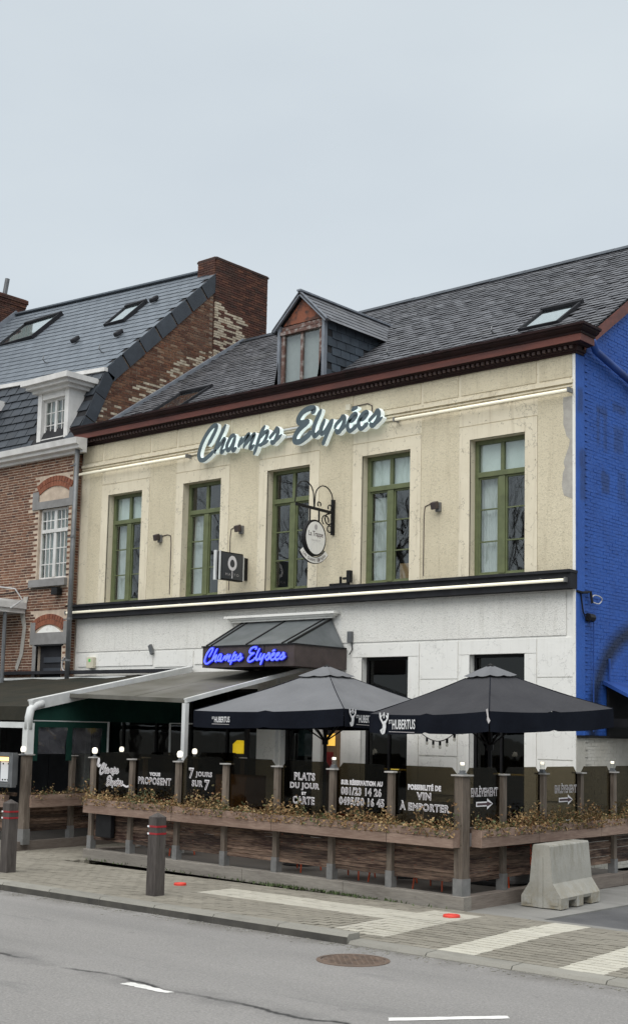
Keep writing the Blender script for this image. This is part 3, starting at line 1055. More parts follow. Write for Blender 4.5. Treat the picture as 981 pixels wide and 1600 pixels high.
def up_window(i, a, b, top_blind, left_c, right_c):
    y = YF + 0.15
    mb = MB()
    muntin_frame(mb, a, b, WZ0, WZ1, y, 0.075, 0.07)
    zt = WZ1 - 0.60
    c = (a + b) / 2
    mb.box(a + 0.075, b - 0.075, y - 0.025, y + 0.07, zt - 0.05, zt + 0.04)
    mb.box(c - 0.035, c + 0.035, y + 0.004, y + 0.066, zt + 0.04, WZ1 - 0.075)
    mb.box(c - 0.065, c + 0.065, y - 0.012, y + 0.068, WZ0 + 0.075, zt - 0.05)
    wn = mb.build('window', M_GREEN, rb, bevel=0.006)
    zb = WZ0 + 0.075
    lh = (zt - 0.05 - zb)
    for s0, s1 in ((a + 0.075, c - 0.065), (c + 0.065, b - 0.075)):
        mb = MB()
        muntin_frame(mb, s0, s1, zb, zt - 0.05, y + 0.012, 0.032, 0.045)
        for k in (1, 2):
            mb.box(s0 + 0.032, s1 - 0.032, y + 0.018, y + 0.05, zb + lh * k / 3 - 0.011, zb + lh * k / 3 + 0.011)
        mb.build('casement', M_GREEN, wn)
        for k in range(3):
            ang = jit(0.012)
            zc0, zc1 = zb + lh * k / 3 + 0.011, zb + lh * (k + 1) / 3 - 0.011
            MB().add([(s0 + 0.03, y + 0.034 + ang * 0.3, zc0), (s1 - 0.03, y + 0.034 - ang * 0.3, zc0), (s1 - 0.03, y + 0.034 - ang * 0.3 + jit(0.004), zc1), (s0 + 0.03, y + 0.034 + ang * 0.3 + jit(0.004), zc1)], [(0, 1, 2, 3)]).build('pane', M_GLASS, wn)
    for s0, s1 in ((a + 0.075, c - 0.035), (c + 0.035, b - 0.075)):
        MB().quad((s0, y + 0.034, zt + 0.04), (s1, y + 0.034, zt + 0.04), (s1, y + 0.036, WZ1 - 0.07), (s0, y + 0.036, WZ1 - 0.07)).build('pane', M_GLASS, wn)
    if top_blind:
        MB().box(a + 0.04, b - 0.04, y + 0.10, y + 0.105, zt, WZ1 + 0.05).build('blind', M_BLIND, wn)
    for (f0, f1, z1) in left_c:
        curtain(a + f0 * 1.1, a + f1 * 1.1, y + 0.14, WZ0 - 0.05, z1, wn)
    return wn


ZT = WZ1 - 0.55
up_window(0, *W[0], True, [(0.05, 0.50, ZT)], None)
up_window(1, *W[1], False, [(0.05, 0.52, ZT)], None)
up_window(2, *W[2], False, [], None)
up_window(3, *W[3], True, [(0.05, 0.5, ZT - 0.2), (0.82, 0.97, ZT)], None)
up_window(4, *W[4], True, [(0.03, 0.48, ZT), (0.84, 0.98, ZT)], None)
tag(MB().box(W[3][0] + 0.66, W[3][1] - 0.1, YF + 0.3, YF + 0.5, 4.51, WZ0 + 0.4).build('cardboard_box', basic('cardboard', (0.38, 0.24, 0.12), (0.3, 0.18, 0.09), 5, 0.8, 0), None, (W[3][0] + 0.8, YF + 0.4, 4.51)), 'brown cardboard box behind the right casement of the fourth upper window', 'box')
tag(MB().lathe((W[3][0] + 0.42, YF + 0.36, 4.51), [(0.10, 0), (0.10, 0.25), (0.09, 0.5), (0.05, 0.62), (0.03, 0.7), (0.045, 0.8), (0.02, 0.88)], 12).build('vase', M_BLACK, None, (W[3][0] + 0.42, YF + 0.36, 4.51)), 'dark vase behind the left casement of the fourth upper window', 'vase')

# ground floor glazing
for a, b, z0, z1 in (G4, G5):
    y = YF + 0.14
    mb = MB()
    muntin_frame(mb, a, b, z0, z1, y, 0.05, 0.05)
    mb.box((a + b) / 2 - 0.02, (a + b) / 2 + 0.02, y, y + 0.05, z0, 2.75)
    mb.box(a + 0.05, b - 0.05, y, y + 0.05, 2.72, 2.76)
    wn = mb.build('window', M_BLACK, rb)
    MB().quad((a + 0.05, y + 0.03, 2.76), (b - 0.05, y + 0.03, 2.76), (b - 0.05, y + 0.03, z1 - 0.05), (a + 0.05, y + 0.03, z1 - 0.05)).build('pane', M_GLASSD, wn)
    MB().quad((a + 0.05, y + 0.03, z0 + 0.05), (b - 0.05, y + 0.03, z0 + 0.05), (b - 0.05, y + 0.03, 2.72), (a + 0.05, y + 0.03, 2.72)).build('pane', M_GLASSD, wn)
    MB().box(a + 0.2, b - 0.2, y + 0.3, y + 0.32, 1.46, 1.48).build('glowing_brass_rail', M_WARM, wn)  # rail is no lamp: its warm shine is put in as emission
y = YF + 0.15
mb = MB()
a, b, z0, z1 = SHOP
muntin_frame(mb, a, b, z0, z1, y, 0.06, 0.06)
for k in range(1, 5):
    x = a + (b - a) * k / 5
    mb.box(x - 0.03, x + 0.03, y + 0.003, y + 0.057, z0 + 0.06, z1 - 0.06)
wn = mb.build('shop_window', M_BLACK, rb)
for k in range(5):
    x0, x1 = a + (b - a) * k / 5 + 0.03, a + (b - a) * (k + 1) / 5 - 0.03
    MB().quad((x0, y + 0.03, z0 + 0.06), (x1, y + 0.03, z0 + 0.06), (x1, y + 0.03, z1 - 0.06), (x0, y + 0.03, z1 - 0.06)).build('pane', M_GLASSD, wn)
a, b, z0, z1 = DOOR
mb = MB()
muntin_frame(mb, a, b, z0, z1, y, 0.07, 0.05)
mb.box(a + 0.07, b - 0.07, y, y + 0.05, 0.9, 1.0)
dr = mb.build('door', M_BLACK, rb)
MB().quad((a + 0.07, y + 0.02, 1.0), (b - 0.07, y + 0.02, 1.0), (b - 0.07, y + 0.02, z1 - 0.07), (a + 0.07, y + 0.02, z1 - 0.07)).build('pane', M_GLASSD, dr)
MB().box(a + 0.07, b - 0.07, y + 0.01, y + 0.03, z0 + 0.07, 0.9).build('door_panel', M_BLACK, dr)
MB().box(a + 0.3, b - 0.25, y + 0.035, y + 0.045, 1.65, 2.25).build('poster', basic('teal_poster', (0.10, 0.17, 0.17), (0.2, 0.26, 0.26), 9, 0.7, 0), dr)
MB().tube([(b - 0.12, y - 0.03, 1.0), (b - 0.12, y - 0.05, 1.05), (b - 0.12, y - 0.05, 1.3), (b - 0.12, y - 0.03, 1.35)], 0.012, 6).build('handle', M_GALV, dr)
for x0, x1 in ((-17.40, -16.92), (-15.99, -15.80)):
    MB().box(x0, x1, YF - 0.10, YF + 0.02, 0.1, 3.2).build('pilaster', M_WHPL, rb)
MB().box(-15.70, -15.42, YF - 0.09, YF + 0.02, 0.1, 3.2).build('pilaster', wood('door_post', 'z', (0.10, 0.06, 0.03), (0.22, 0.14, 0.08)), rb, label='brown wooden door post')

M_DENT = basic('dentil_paint', (0.10, 0.065, 0.06), (0.07, 0.045, 0.042), 5, 0.6, 0.1)
# cornice with its return at the corner
def sweep(prof, name, mat_, left=XL - 0.06, back=18.70):
    st = [[(left, YF - o_, z) for o_, z in prof], [(XR + o_, YF - o_, z) for o_, z in prof], [(XR + o_, back, z) for o_, z in prof]]
    n = len(prof)
    mb = MB()
    vs_ = [p for s in st for p in s]
    fs = [(i * n + k, (i + 1) * n + k, (i + 1) * n + k + 1, i * n + k + 1) for i in range(2) for k in range(n - 1)]
    fs += [tuple(range(n)), tuple(range(2 * n, 3 * n))[::-1]]
    mb.add(vs_, fs)
    return mb.build(name, mat_, rb)


sweep([(-0.02, 8.30), (0.05, 8.30), (0.055, 8.325), (0.09, 8.335), (0.095, 8.355), (0.10, 8.358), (0.10, 8.415), (0.16, 8.418), (0.17, 8.43), (0.225, 8.432), (0.225, 8.46), (-0.02, 8.46)], 'bed_moulding', M_GUTTER)
sweep([(0.0, 8.432), (0.245, 8.434), (0.245, 8.555), (0.0, 8.56)], 'fascia_board', M_FASCIA)
sweep([(0.0, 8.545), (0.262, 8.548), (0.268, 8.578), (0.30, 8.592), (0.335, 8.62), (0.345, 8.645), (0.375, 8.652), (0.38, 8.69), (0.365, 8.69), (0.355, 8.665), (0.20, 8.60), (0.0, 8.60)], 'gutter', M_GUTTER)
mb = MB()
x = XL
while x < XR + 0.06:
    mb.box(x, x + 0.05, YF - 0.15, YF - 0.09, 8.362, 8.410)
    x += 0.10
mb.build('dentil_row', M_DENT, rb)

# roof
mb = MB()
xa, xb = XL + 0.02, XR + 0.10
mb.prism([(xa, 18.56, roof_z(18.56) - 0.02), (xa, RIDGE_Y, RIDGE_Z - 0.03), (xa, 28.4, RIDGE_Z - 0.03 - RS * (28.4 - RIDGE_Y)), (xa, 28.4, RIDGE_Z - 0.2 - RS * (28.4 - RIDGE_Y)), (xa, RIDGE_Y, RIDGE_Z - 0.2), (xa, 18.56, roof_z(18.56) - 0.19)], (xb - xa, 0, 0))
roof = mb.build('roof', M_UNDER, rb)
sl_ang = math.atan(RS)
ca, sa = math.cos(sl_ang), math.sin(sl_ang)
D0, D1 = -17.62, -16.28       # dormer width
places = []
sw, sp_ = 0.235, 0.165
row = 0
dist = 0.0
LEN = (RIDGE_Y - 18.5) / ca
while dist < LEN - 0.05:
    yb = 18.5 + dist * ca
    x = xa + (row % 2) * sw / 2
    while x < xb - 0.02:
        yc = yb + 0.13 * ca
        zc = roof_z(yc)
        inside = D0 + 0.05 < x + sw / 2 < D1 - 0.05 and yc < 20.95
        if not inside and not (-12.35 < x + sw / 2 < -11.5 and 19.62 < yc < 20.3):
            r3 = Matrix.Rotation(sl_ang - 0.11 + jit(0.03), 3, 'X') @ Matrix.Rotation(jit(0.035), 3, 'Y') @ Matrix.Rotation(jit(0.03), 3, 'Z')
            wx = min(1, (xb - x) / sw)
            places.append(((x + sw * wx / 2, yc - 0.014 * sa, zc + 0.022 * ca + jit(0.004)), r3, (wx, 1, 1), 0))
        x += sw
    dist += sp_
    row += 1
pieces('slate', (sw - 0.014, 0.27, 0.010), places, roof, M_SLATE, 300, 'slate_field')
mb = MB()
x = xa
while x < xb:
    L = min(0.42, xb - x)
    for s in (-1, 1):
        mb.obox((x + L / 2, RIDGE_Y + s * 0.085, RIDGE_Z + 0.012 + jit(0.004)), (L / 2 - 0.004, 0, 0), (0, 0.11 * ca, -s * 0.11 * sa), (0, s * 0.008 * sa, 0.008 * ca))
    x += L
mb.build('ridge_capping', M_SLATEM, roof)
# left flashing where the roof meets the taller gable
MB().beam((XL + 0.04, 18.4, roof_z(18.4) + 0.05), (XL + 0.04, RIDGE_Y, RIDGE_Z + 0.06), 0.10, 0.09).build('flashing', M_LEAD, roof)
# barge board on the right verge
mb = MB()
z_ = lambda yy: RZ0 + RS * (yy - RY0)
mb.prism([(XR + 0.07, 18.62, z_(18.62) - 0.03), (XR + 0.07, RIDGE_Y, RIDGE_Z - 0.02), (XR + 0.07, RIDGE_Y, RIDGE_Z - 0.27), (XR + 0.07, 18.62, z_(18.62) - 0.22)], (0.045, 0, 0))
mb.build('barge_board', M_FASCIA, rb)
# skylights in the roof
def skylight(cx, cy, w, l, zfun, ang, parent, name='skylight', rise=0.06):
    c_, s_ = math.cos(ang), math.sin(ang)
    def P(u, v, n):
        return (cx + u, cy + v * c_ - n * s_, zfun(cy) + v * s_ + n * c_)
    U, V, N = Vector((1, 0, 0)), Vector((0, c_, s_)), Vector((0, -s_, c_))
    mb = MB()
    for u in (-1, 1):
        mb.obox(P(u * w / 2, 0, rise / 2 + 0.01), U * 0.022, V * (l / 2 + 0.03), N * (rise / 2 + 0.02))
    mb.obox(P(0, l / 2, rise / 2 + 0.02), U * (w / 2 + 0.03), V * 0.045, N * (rise / 2 + 0.03))
    mb.obox(P(0, -l / 2, rise / 2), U * (w / 2 - 0.023), V * 0.022, N * (rise / 2 + 0.02))
    o = mb.build(name, M_LEAD if name != 'skylight' else M_DKBAND, parent)
    a = [P(-w / 2 + 0.03, -l / 2 + 0.03, rise), P(w / 2 - 0.03, -l / 2 + 0.03, rise), P(w / 2 - 0.03, l / 2 - 0.05, rise), P(-w / 2 + 0.03, l / 2 - 0.05, rise)]
    MB().quad(*a).build('pane', M_GLASSR, o)
    b_ = [P(-w / 2 + 0.03, -l / 2 + 0.03, rise - 0.03), P(w / 2 - 0.03, -l / 2 + 0.03, rise - 0.03), P(w / 2 - 0.03, l / 2 - 0.05, rise - 0.03), P(-w / 2 + 0.03, l / 2 - 0.05, rise - 0.03)]
    MB().quad(*b_).build('blind', M_BLIND, o)
    return o


skylight(-11.92, 19.95, 0.78, 0.98, roof_z, sl_ang, rb)
skylight(-21.2, 19.70, 0.95, 1.15, roof_z, sl_ang, rb, rise=0.05)


def hook(x, yy, zfun, parent, s=1.0):
    z0 = zfun(yy)
    MB().tube([(x, yy + 0.15 * s, z0 + 0.11 * s), (x, yy, z0 + 0.03), (x, yy - 0.06 * s, z0 + 0.02), (x, yy - 0.11 * s, z0 + 0.06 * s), (x, yy - 0.09 * s, z0 + 0.13 * s)], 0.014, 6).build('roof_hook', M_ZINCP, parent)


for x in (-13.0, -15.4, -19.0):
    hook(x, 19.76, roof_z, rb)

# dormer
dm_y = 18.9
dx0, dx1, dz0, dz1, dzp = -17.53, -16.36, 8.75, 10.12, 10.68
dcx = (dx0 + dx1) / 2
mb = MB()
ye = lambda zz: RY0 + (zz - RZ0) / RS
for x, q in ((dx0, 0.04), (dx1 - 0.04, 0.04)):
    mb.prism([(x, dm_y + 0.1, dz0 - 0.1), (x, dm_y + 0.1, dz1 - 0.02), (x, ye(dz1 - 0.02), dz1 - 0.02), (x, ye(dz0 - 0.1), dz0 - 0.1)], (q, 0, 0))
dorm = mb.build('dormer', M_UNDER, rb)
places = []
r = 0
z = 8.6
while z < dz1 - 0.04:
    yy = dm_y + 0.09 + (r % 2) * 0.14
    while yy < ye(z + 0.1) + 0.1:
        places.append(((dx1 + 0.009, yy + 0.14, z + 0.10), Matrix.Rotation(-0.09 + jit(0.02), 3, 'Y'), (1, 1, min(1, (dz1 - z) / 0.19)), 0))
        yy += 0.28
    z += 0.165
    r += 1
pieces('slate', (0.012, 0.268, 0.19), [p for p in places if p[0][1] + 0.1 < ye(p[0][2]) + 0.12], dorm, M_SLATED, 300)
mb = MB()
for s in (-1, 1):
    ex = dcx + s * 0.72
    ez = dzp - 0.72 * (dzp - dz1) / (0.585) - 0.0
    a = Vector((dcx, dm_y - 0.10, dzp + 0.03))
    b_ = Vector((ex, dm_y - 0.10, ez + 0.03))
    c_ = Vector((ex, ye(ez) + 0.12, ez + 0.03))
    d_ = Vector((dcx, ye(dzp) + 0.12, dzp + 0.03))
    mb.prism([a, b_, c_, d_], (0, 0, 0.025))
mb.build('dormer_roof', M_UNDER, dorm)
# slates on the right dormer slope
slope = (dzp - dz1) / 0.585
dang = math.atan(slope)
places = []
for s in (-1, 1):
    for r in range(6):
        u = 0.06 + r * 0.125
        yy = dm_y - 0.10 + (r % 2) * 0.1
        zc = dzp + 0.062 - u * slope
        while yy < ye(zc) + 0.05:
            places.append(((dcx + s * u, yy + 0.1, zc), Matrix.Rotation(s * (dang - 0.06 + jit(0.02)), 3, 'Y'), (1, 1, 1), 0))
            yy += 0.2
pieces('slate', (0.19, 0.194, 0.008), places, dorm, M_SLATE, 300)
MB().beam((dcx, dm_y - 0.12, dzp + 0.085), (dcx, ye(dzp) + 0.1, dzp + 0.085), 0.10, 0.035).build('dormer_ridge', M_LEAD, dorm)
# front of the dormer: grey boards, peeling red window, gable panel
mb = MB()
for s, x in ((-1, dx0), (1, dx1)):
    mb.box(x - 0.035, x + 0.035, dm_y - 0.03, dm_y + 0.06, 8.55, dz1 + 0.03)
for s in (-1, 1):
    mb.beam((dcx, dm_y - 0.07, dzp + 0.035), (dcx + s * 0.70, dm_y - 0.07, dzp + 0.035 - 0.70 * slope), 0.05, 0.075)
mb.build('dormer_trim', M_LEAD, dorm)
MB().prism([(dcx, dm_y + 0.01, dzp - 0.06), (dcx - 0.5, dm_y + 0.01, dzp - 0.06 - 0.5 * slope), (dcx + 0.5, dm_y + 0.01, dzp - 0.06 - 0.5 * slope)], (0, 0.03, 0)).build('gable_panel', M_OLDWOOD, dorm)
mb = MB()
muntin_frame(mb, dx0 + 0.05, dx1 - 0.05, 8.6, dz1 - 0.0, dm_y + 0.005, 0.075, 0.06)
mb.box(dx0 + 0.03, dx1 - 0.03, dm_y - 0.03, dm_y + 0.055, dz1 - 0.17, dz1 - 0.10)
mb.box(dcx - 0.028, dcx + 0.028, dm_y + 0.01, dm_y + 0.06, 8.675, dz1 - 0.17)
wn = mb.build('dormer_window', basic('peeling_brown_frame', (0.12, 0.065, 0.052), (0.30, 0.27, 0.25), 9, 0.75, 0.4, 30, lo=0.5, hi=0.66), dorm)
for s0, s1 in ((dx0 + 0.125, dcx - 0.028), (dcx + 0.028, dx1 - 0.125)):
    MB().quad((s0, dm_y + 0.04, 8.675), (s1, dm_y + 0.04, 8.675), (s1, dm_y + 0.045, dz1 - 0.17), (s0, dm_y + 0.045, dz1 - 0.17)).build('dormer_pane', M_GLASS, dorm)
MB().box(dx0 + 0.06, dx1 - 0.06, dm_y + 0.12, dm_y + 0.13, 8.5, dz1 - 0.05).build('dormer_blind', fabric('grey_blind', (0.42, 0.42, 0.42), (0.36, 0.36, 0.36)), dorm)

# side wall
mb = MB()
mb.add([(XR, YF, 0), (XR, 28.3, 0), (XR, 28.3, 8.4), (XR, RIDGE_Y, RIDGE_Z - 0.1), (XR, YF, roof_z(YF) - 0.1)], [(0, 1, 2, 3, 4)])
mb.quad((XL, 28.3, 0), (XR, 28.3, 0), (XR, 28.3, 8.4), (XL, 28.3, 8.4))
mb.build('side_wall', M_BLUE, rb, label='blue painted brick side wall')
MB().box(XR - 0.01, XR + 0.022, YF, YF + 0.27, 0.0, 8.3).build('corner_strip', M_BLUE, rb)
places = []
z, r = 0.0, 0
while z < 10.2:
    yy = YF + 0.275 + (r % 2) * 0.105
    if r % 2 and z + 0.05 < roof_z(YF + 0.3) - 0.12:
        places.append(((XR + 0.008, YF + 0.275 + 0.05, z + 0.026), I3, (1, 0.48, 1), 0))
    while yy < 21.7:
        if z + 0.05 < roof_z(yy) - 0.12:
            r3 = Matrix.Rotation(jit(0.02), 3, 'Z') @ Matrix.Rotation(jit(0.03), 3, 'Y')
            places.append(((XR - 0.008 + jit(0.003), yy + 0.1, z + 0.026 + jit(0.003)), r3, (1, 1 + jit(0.02), 1 + jit(0.06)), 0))
        yy += 0.21
    z += 0.058
    r += 1
pieces('brick', (0.026, 0.199, 0.048), places, rb, M_BLUE, 0, 'brick_field')
# blue drain pipe under the eaves and small fittings
MB().tube([(XR + 0.20, 18.72, 8.52), (XR + 0.13, 18.95, 8.43), (XR + 0.11, 20.6, 8.10), (XR + 0.11, 23, 7.7)], 0.062, 12).build('drain_pipe', M_BLUEP, rb, smooth=True)
MB().tube([(XR + 0.06, 18.98, 4.02), (XR + 0.05, 18.98, 2.2)], 0.012, 6).build('conduit', M_BLUEP, rb)
MB().tube([(XR + 0.03, 19.55, 3.4), (XR + 0.03, 19.55, 2.9)], 0.02, 6).build('conduit', M_BLUEP, rb)
MB().tube([(XR + 0.02, 18.5, 4.42), (XR + 0.06, 18.62, 4.40), (XR + 0.07, 18.78, 4.42), (XR + 0.06, 18.88, 4.44), (XR + 0.08, 18.9, 4.25)], 0.022, 6).tube([(XR + 0.03, 18.62, 4.4), (XR + 0.05, 18.66, 4.1), (XR + 0.05, 18.76, 3.98), (XR + 0.05, 18.86, 4.0)], 0.013, 6).tube([(XR + 0.05, 18.80, 4.02), (XR + 0.05, 18.96, 4.02)], 0.07, 8).build('cable', M_BLACK, rb)
ring = [(XR + 0.06 + 0.01 * math.sin(3 * t), 19.08 + 0.17 * math.cos(t), 4.33 + 0.07 * math.sin(t)) for t in [k * 0.5 for k in range(15)]]
MB().tube(ring, 0.010, 5).build('cable', M_CABLE, rb)
mb = MB()
mb.prism([(XR + 0.02, 19.35, 3.03), (XR + 0.9, 19.35, 2.60), (XR + 0.9, 19.35, 2.55), (XR + 0.02, 19.35, 2.97)], (0, 3.2, 0))
lt = mb.build('lean_to_roof', M_BLUEP, rb, label='blue lean-to roof on the side wall')
MB().box(XR + 0.02, XR + 0.86, 19.42, 19.47, 2.28, 2.42).box(XR + 0.8, XR + 0.87, 19.42, 22.4, 2.1, 2.55).box(XR + 0.02, XR + 0.06, 19.47, 22.4, 2.1, 2.97).build('lean_to_frame', M_BLACK, rb)
MB().box(XR + 0.022, XR + 0.06, 18.5, 22, 2.10, 2.14).build('drip_ledge', M_BLACK, rb)

# ============ the brick house on the left
HX, HY = -23.06, 18.25
hb = thing('brick_house', 'red brick house with blue slate mansard roof, left of the restaurant', 'house', (-27.5, 18.25, 0))


def tilt(x):
    return 0.052 * (-23.2 - x)


def up_z(yy, x=-23.2):
    return 10.23 + 0.947 * (yy - 19.04) + tilt(x)


HW = (-24.21, -23.16, 5.36, 6.97)
HD = (-24.09, -23.19, 1.6, 3.90)
mb = MB()
wall_y(mb, -34, HX, 0, 8.35, HY, [HW, HD], reveal=0.16)
mb.quad((HX, HY, 0), (HX, 27, 0), (HX, 27, 8.4), (HX, HY, 8.4))
mb.build('wall', M_MORTAR, hb)
places = []
ex = [(HW[0] - 0.01, HW[1] + 0.01, HW[2] - 0.2, HW[3] + 0.12), (HW[0] - 0.24, HW[0], 6.97, 7.36), (HW[1], HW[1] + 0.2, 6.97, 7.36), (HW[0] - 0.02, HW[1] + 0.02, 6.97, 7.72), (HW[0] - 0.2, HW[1] + 0.1, 5.15, 5.36),
      (HD[0] - 0.01, HD[1] + 0.01, 1.5, 4.35), (HD[0] - 0.24, HD[1] + 0.24, 3.86, 4.36), (HD[0] - 0.1, HD[1] + 0.1, 4.3, 4.66)]
z, r = 2.2, 0
while z < 8.1:
    L = 0.215 if r % 2 else 0.1075
    x = HX - L - (0.05 if r % 4 == 1 else 0)
    while x > -26.6:
        c = (x + L / 2, z + 0.026)
        if not any(a - L / 2 + 0.03 < c[0] < b + L / 2 - 0.03 and d - 0.01 < c[1] < e + 0.01 for a, b, d, e in ex):
            places.append(((c[0], HY + 0.009 + jit(0.002), c[1] + jit(0.002)), Matrix.Rotation(jit(0.015), 3, 'Y'), (L / 0.215, 1, 1), 0))
        x -= L
    z += 0.0615
    r += 1
# sliver of side wall beside the restaurant
z = 2.6
while z < 8.1:
    places.append(((HX + 0.002, HY + 0.125, z + 0.026), Matrix.Rotation(math.pi / 2, 3, 'Z'), (1, 1, 1), 0))
    z += 0.0615
pieces('brick', (0.200, 0.026, 0.046), places, hb, M_BRICK, 300, 'brick_field')
# pale repair streak down the wall
pts = [(-24.62, 5.0), (-24.72, 4.6), (-24.60, 4.3), (-24.68, 3.7), (-24.82, 3.4), (-24.74, 3.32), (-24.55, 3.7), (-24.48, 4.3), (-24.56, 4.62), (-24.45, 5.0)]
MB().prism([(x, HY - 0.020, z) for x, z in pts], (0, 0.01, 0)).build('cement_patch', M_GREY, hb)


def arch(x0, x1, z0, rise, hgt, n, mat_, nm, parent):
    c = (x0 + x1) / 2
    half = (x1 - x0) / 2
    R = (half * half + rise * rise) / (2 * rise)
    cz = z0 + rise - R
    a0 = math.asin(half / R)
    for i in range(n):
        t = -a0 + (i + 0.5) * 2 * a0 / n
        w = 2 * a0 / n * (R + hgt / 2) * 0.44
        d = Vector((math.sin(t), 0, math.cos(t)))
        s_ = Vector((math.cos(t), 0, -math.sin(t)))
        for q, f in ((0.25, 0.46), (0.75, 0.46)):
            MB().obox(Vector((c, HY - 0.006, cz)) + d * (R + hgt * q), s_ * w, (0, 0.014, 0), d * (hgt * f / 2), 0).build(nm, mat_, parent)


arch(-24.20, -23.14, 7.30, 0.16, 0.24, 13, M_BRICKA, 'arch_brick', hb)
arch(-24.16, -23.20, 4.20, 0.14, 0.24, 13, M_BRICKA, 'arch_brick', hb)
mb = MB().box(HW[0] - 0.24, HW[1] + 0.2, HY - 0.025, HY + 0.05, 6.97, 7.14).box(HW[0] - 0.24, HW[0] - 0.02, HY - 0.024, HY + 0.05, 7.14, 7.38).box(HW[1] + 0.02, HW[1] + 0.2, HY - 0.024, HY + 0.05, 7.14, 7.38)
mb.build('lintel', M_STONE, hb)
mb = MB().box(HD[0] - 0.22, HD[1] + 0.22, HY - 0.025, HY + 0.05, 3.90, 4.16).box(HD[0] - 0.22, HD[0] - 0.05, HY - 0.024, HY + 0.05, 4.16, 4.40).box(HD[1] + 0.05, HD[1] + 0.22, HY - 0.024, HY + 0.05, 4.16, 4.40)
mb.box(HD[0] - 0.12, HD[0], HY - 0.02, HY + 0.05, 1.5, 3.9)
mb.build('lintel', M_STONE, hb)
# cream half-moon over the lower lintel
pts = [(-24.10 + 0.86 * k / 10, 4.165 + 0.16 * math.sin(math.pi * k / 10)) for k in range(11)]
MB().prism([(x, HY - 0.004, z) for x, z in pts], (0, 0.03, 0)).build('tympanum', M_WHPL, hb)
MB().box(HW[0] - 0.18, HW[1] + 0.06, HY - 0.09, HY + 0.1, 5.19, 5.355).build('sill', M_STONE, hb)
# white window with small panes
y = HY + 0.07
mb = MB()
muntin_frame(mb, HW[0], HW[1], HW[2], HW[3], y, 0.055, 0.06)
c = (HW[0] + HW[1]) / 2
mb.box(HW[0] + 0.055, HW[1] - 0.055, y - 0.02, y + 0.05, 6.42, 6.50)
mb.box(c - 0.045, c + 0.045, y - 0.01, y + 0.05, HW[2] + 0.055, 6.42)
mb.box(c - 0.045, c + 0.045, y - 0.01, y + 0.05, 6.50, HW[3] - 0.055)
wn = mb.build('window', M_WHITEW, hb)
mb = MB()
for s0, s1 in ((HW[0] + 0.055, c - 0.045), (c + 0.045, HW[1] - 0.055)):
    for k in (1, 2):
        x = s0 + (s1 - s0) * k / 3
        mb.box(x - 0.011, x + 0.011, y + 0.002, y + 0.04, HW[2] + 0.055, 6.42).box(x - 0.011, x + 0.011, y + 0.002, y + 0.04, 6.50, HW[3] - 0.055)
    for z in (5.71, 6.06):
        mb.box(s0, s1, y + 0.004, y + 0.038, z - 0.011, z + 0.011)
    mb.box(s0, s1, y + 0.004, y + 0.038, 6.69, 6.712)
mb.build('glazing_bars', M_WHITEW, wn)
for s0, s1 in ((HW[0] + 0.055, c - 0.045), (c + 0.045, HW[1] - 0.055)):
    zz = [HW[2] + 0.055, 5.71, 6.06, 6.42]
    for a, b in list(zip(zz[:-1], zz[1:])) + [(6.50, 6.70), (6.70, HW[3] - 0.055)]:
        for k in range(3):
            x0, x1 = s0 + (s1 - s0) * k / 3, s0 + (s1 - s0) * (k + 1) / 3
            MB().quad((x0, y + 0.02, a), (x1, y + 0.02, a), (x1, y + 0.02 + jit(0.003), b), (x0, y + 0.02, b)).build('pane', M_GLASS, wn)
curtain(HW[0], HW[0] + 0.5, y + 0.14, 5.3, 6.95, wn, fabric('dim_curtain', (0.42, 0.44, 0.44), (0.34, 0.36, 0.36)))
curtain(HW[1] - 0.5, HW[1], y + 0.16, 5.3, 6.95, wn, MATS['dim_curtain'])
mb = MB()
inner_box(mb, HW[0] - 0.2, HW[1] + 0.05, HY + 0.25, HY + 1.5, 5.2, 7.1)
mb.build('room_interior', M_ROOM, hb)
# dark panelled shutter below
y = HY + 0.12
mb = MB().box(HD[0], HD[1], y, y + 0.05, 1.6, 3.9)
sh = mb.build('door', M_DKBAND, hb)
mb = MB()
for z0, z1 in ((3.5, 3.62), (3.30, 3.38), (3.08, 3.2), (2.6, 2.95)):
    mb.box(HD[0] + 0.16, HD[1] - 0.1, y - 0.025, y, z0, z1)
mb.box(HD[0] + 0.05, HD[1] - 0.04, y - 0.04, y - 0.005, 2.96, 3.02)
mb.build('door_panel', basic('dark_blue_grey', (0.045, 0.05, 0.06), (0.035, 0.04, 0.05), 5, 0.5, 0), sh)
MB().box(HD[0] - 0.05, HD[1] + 0.05, HY - 0.02, HY + 0.04, 3.865, 3.90).build('drip_strip', M_BLACK, hb)
# pipe, lamp and cable on the wall
MB().tube([(-22.78, 18.12, 8.2), (-22.80, 18.12, 5.6), (-22.80, 18.12, 2.6)], 0.055, 10).build('downpipe', M_ZINCP, hb, smooth=True)
for z in (7.8, 6.2, 4.4, 3.5):
    MB().lathe((-22.80, 18.12, z), [(0.066, 0), (0.066, 0.05)], 10).box(-22.99, -22.80, 18.10, 18.14, z + 0.01, z + 0.03).build('pipe_clip', M_ZINCP, hb)
MB().box(-23.45, -23.25, HY - 0.16, HY - 0.02, 4.98, 5.13).build('wall_lamp', M_BLACK, hb)
MB().tube([(-26, HY - 0.03, 5.05), (-24.6, HY - 0.03, 5.16), (-23.3, HY - 0.03, 5.16)], 0.012, 5).build('cable', M_BLACK, hb)
ring = [(-23.02 + 0.10 * math.cos(t), HY - 0.03, 3.45 + 0.15 * math.sin(t)) for t in [k * 0.45 for k in range(17)]]
MB().tube(ring, 0.016, 5).build('cable', M_CABLE, hb)
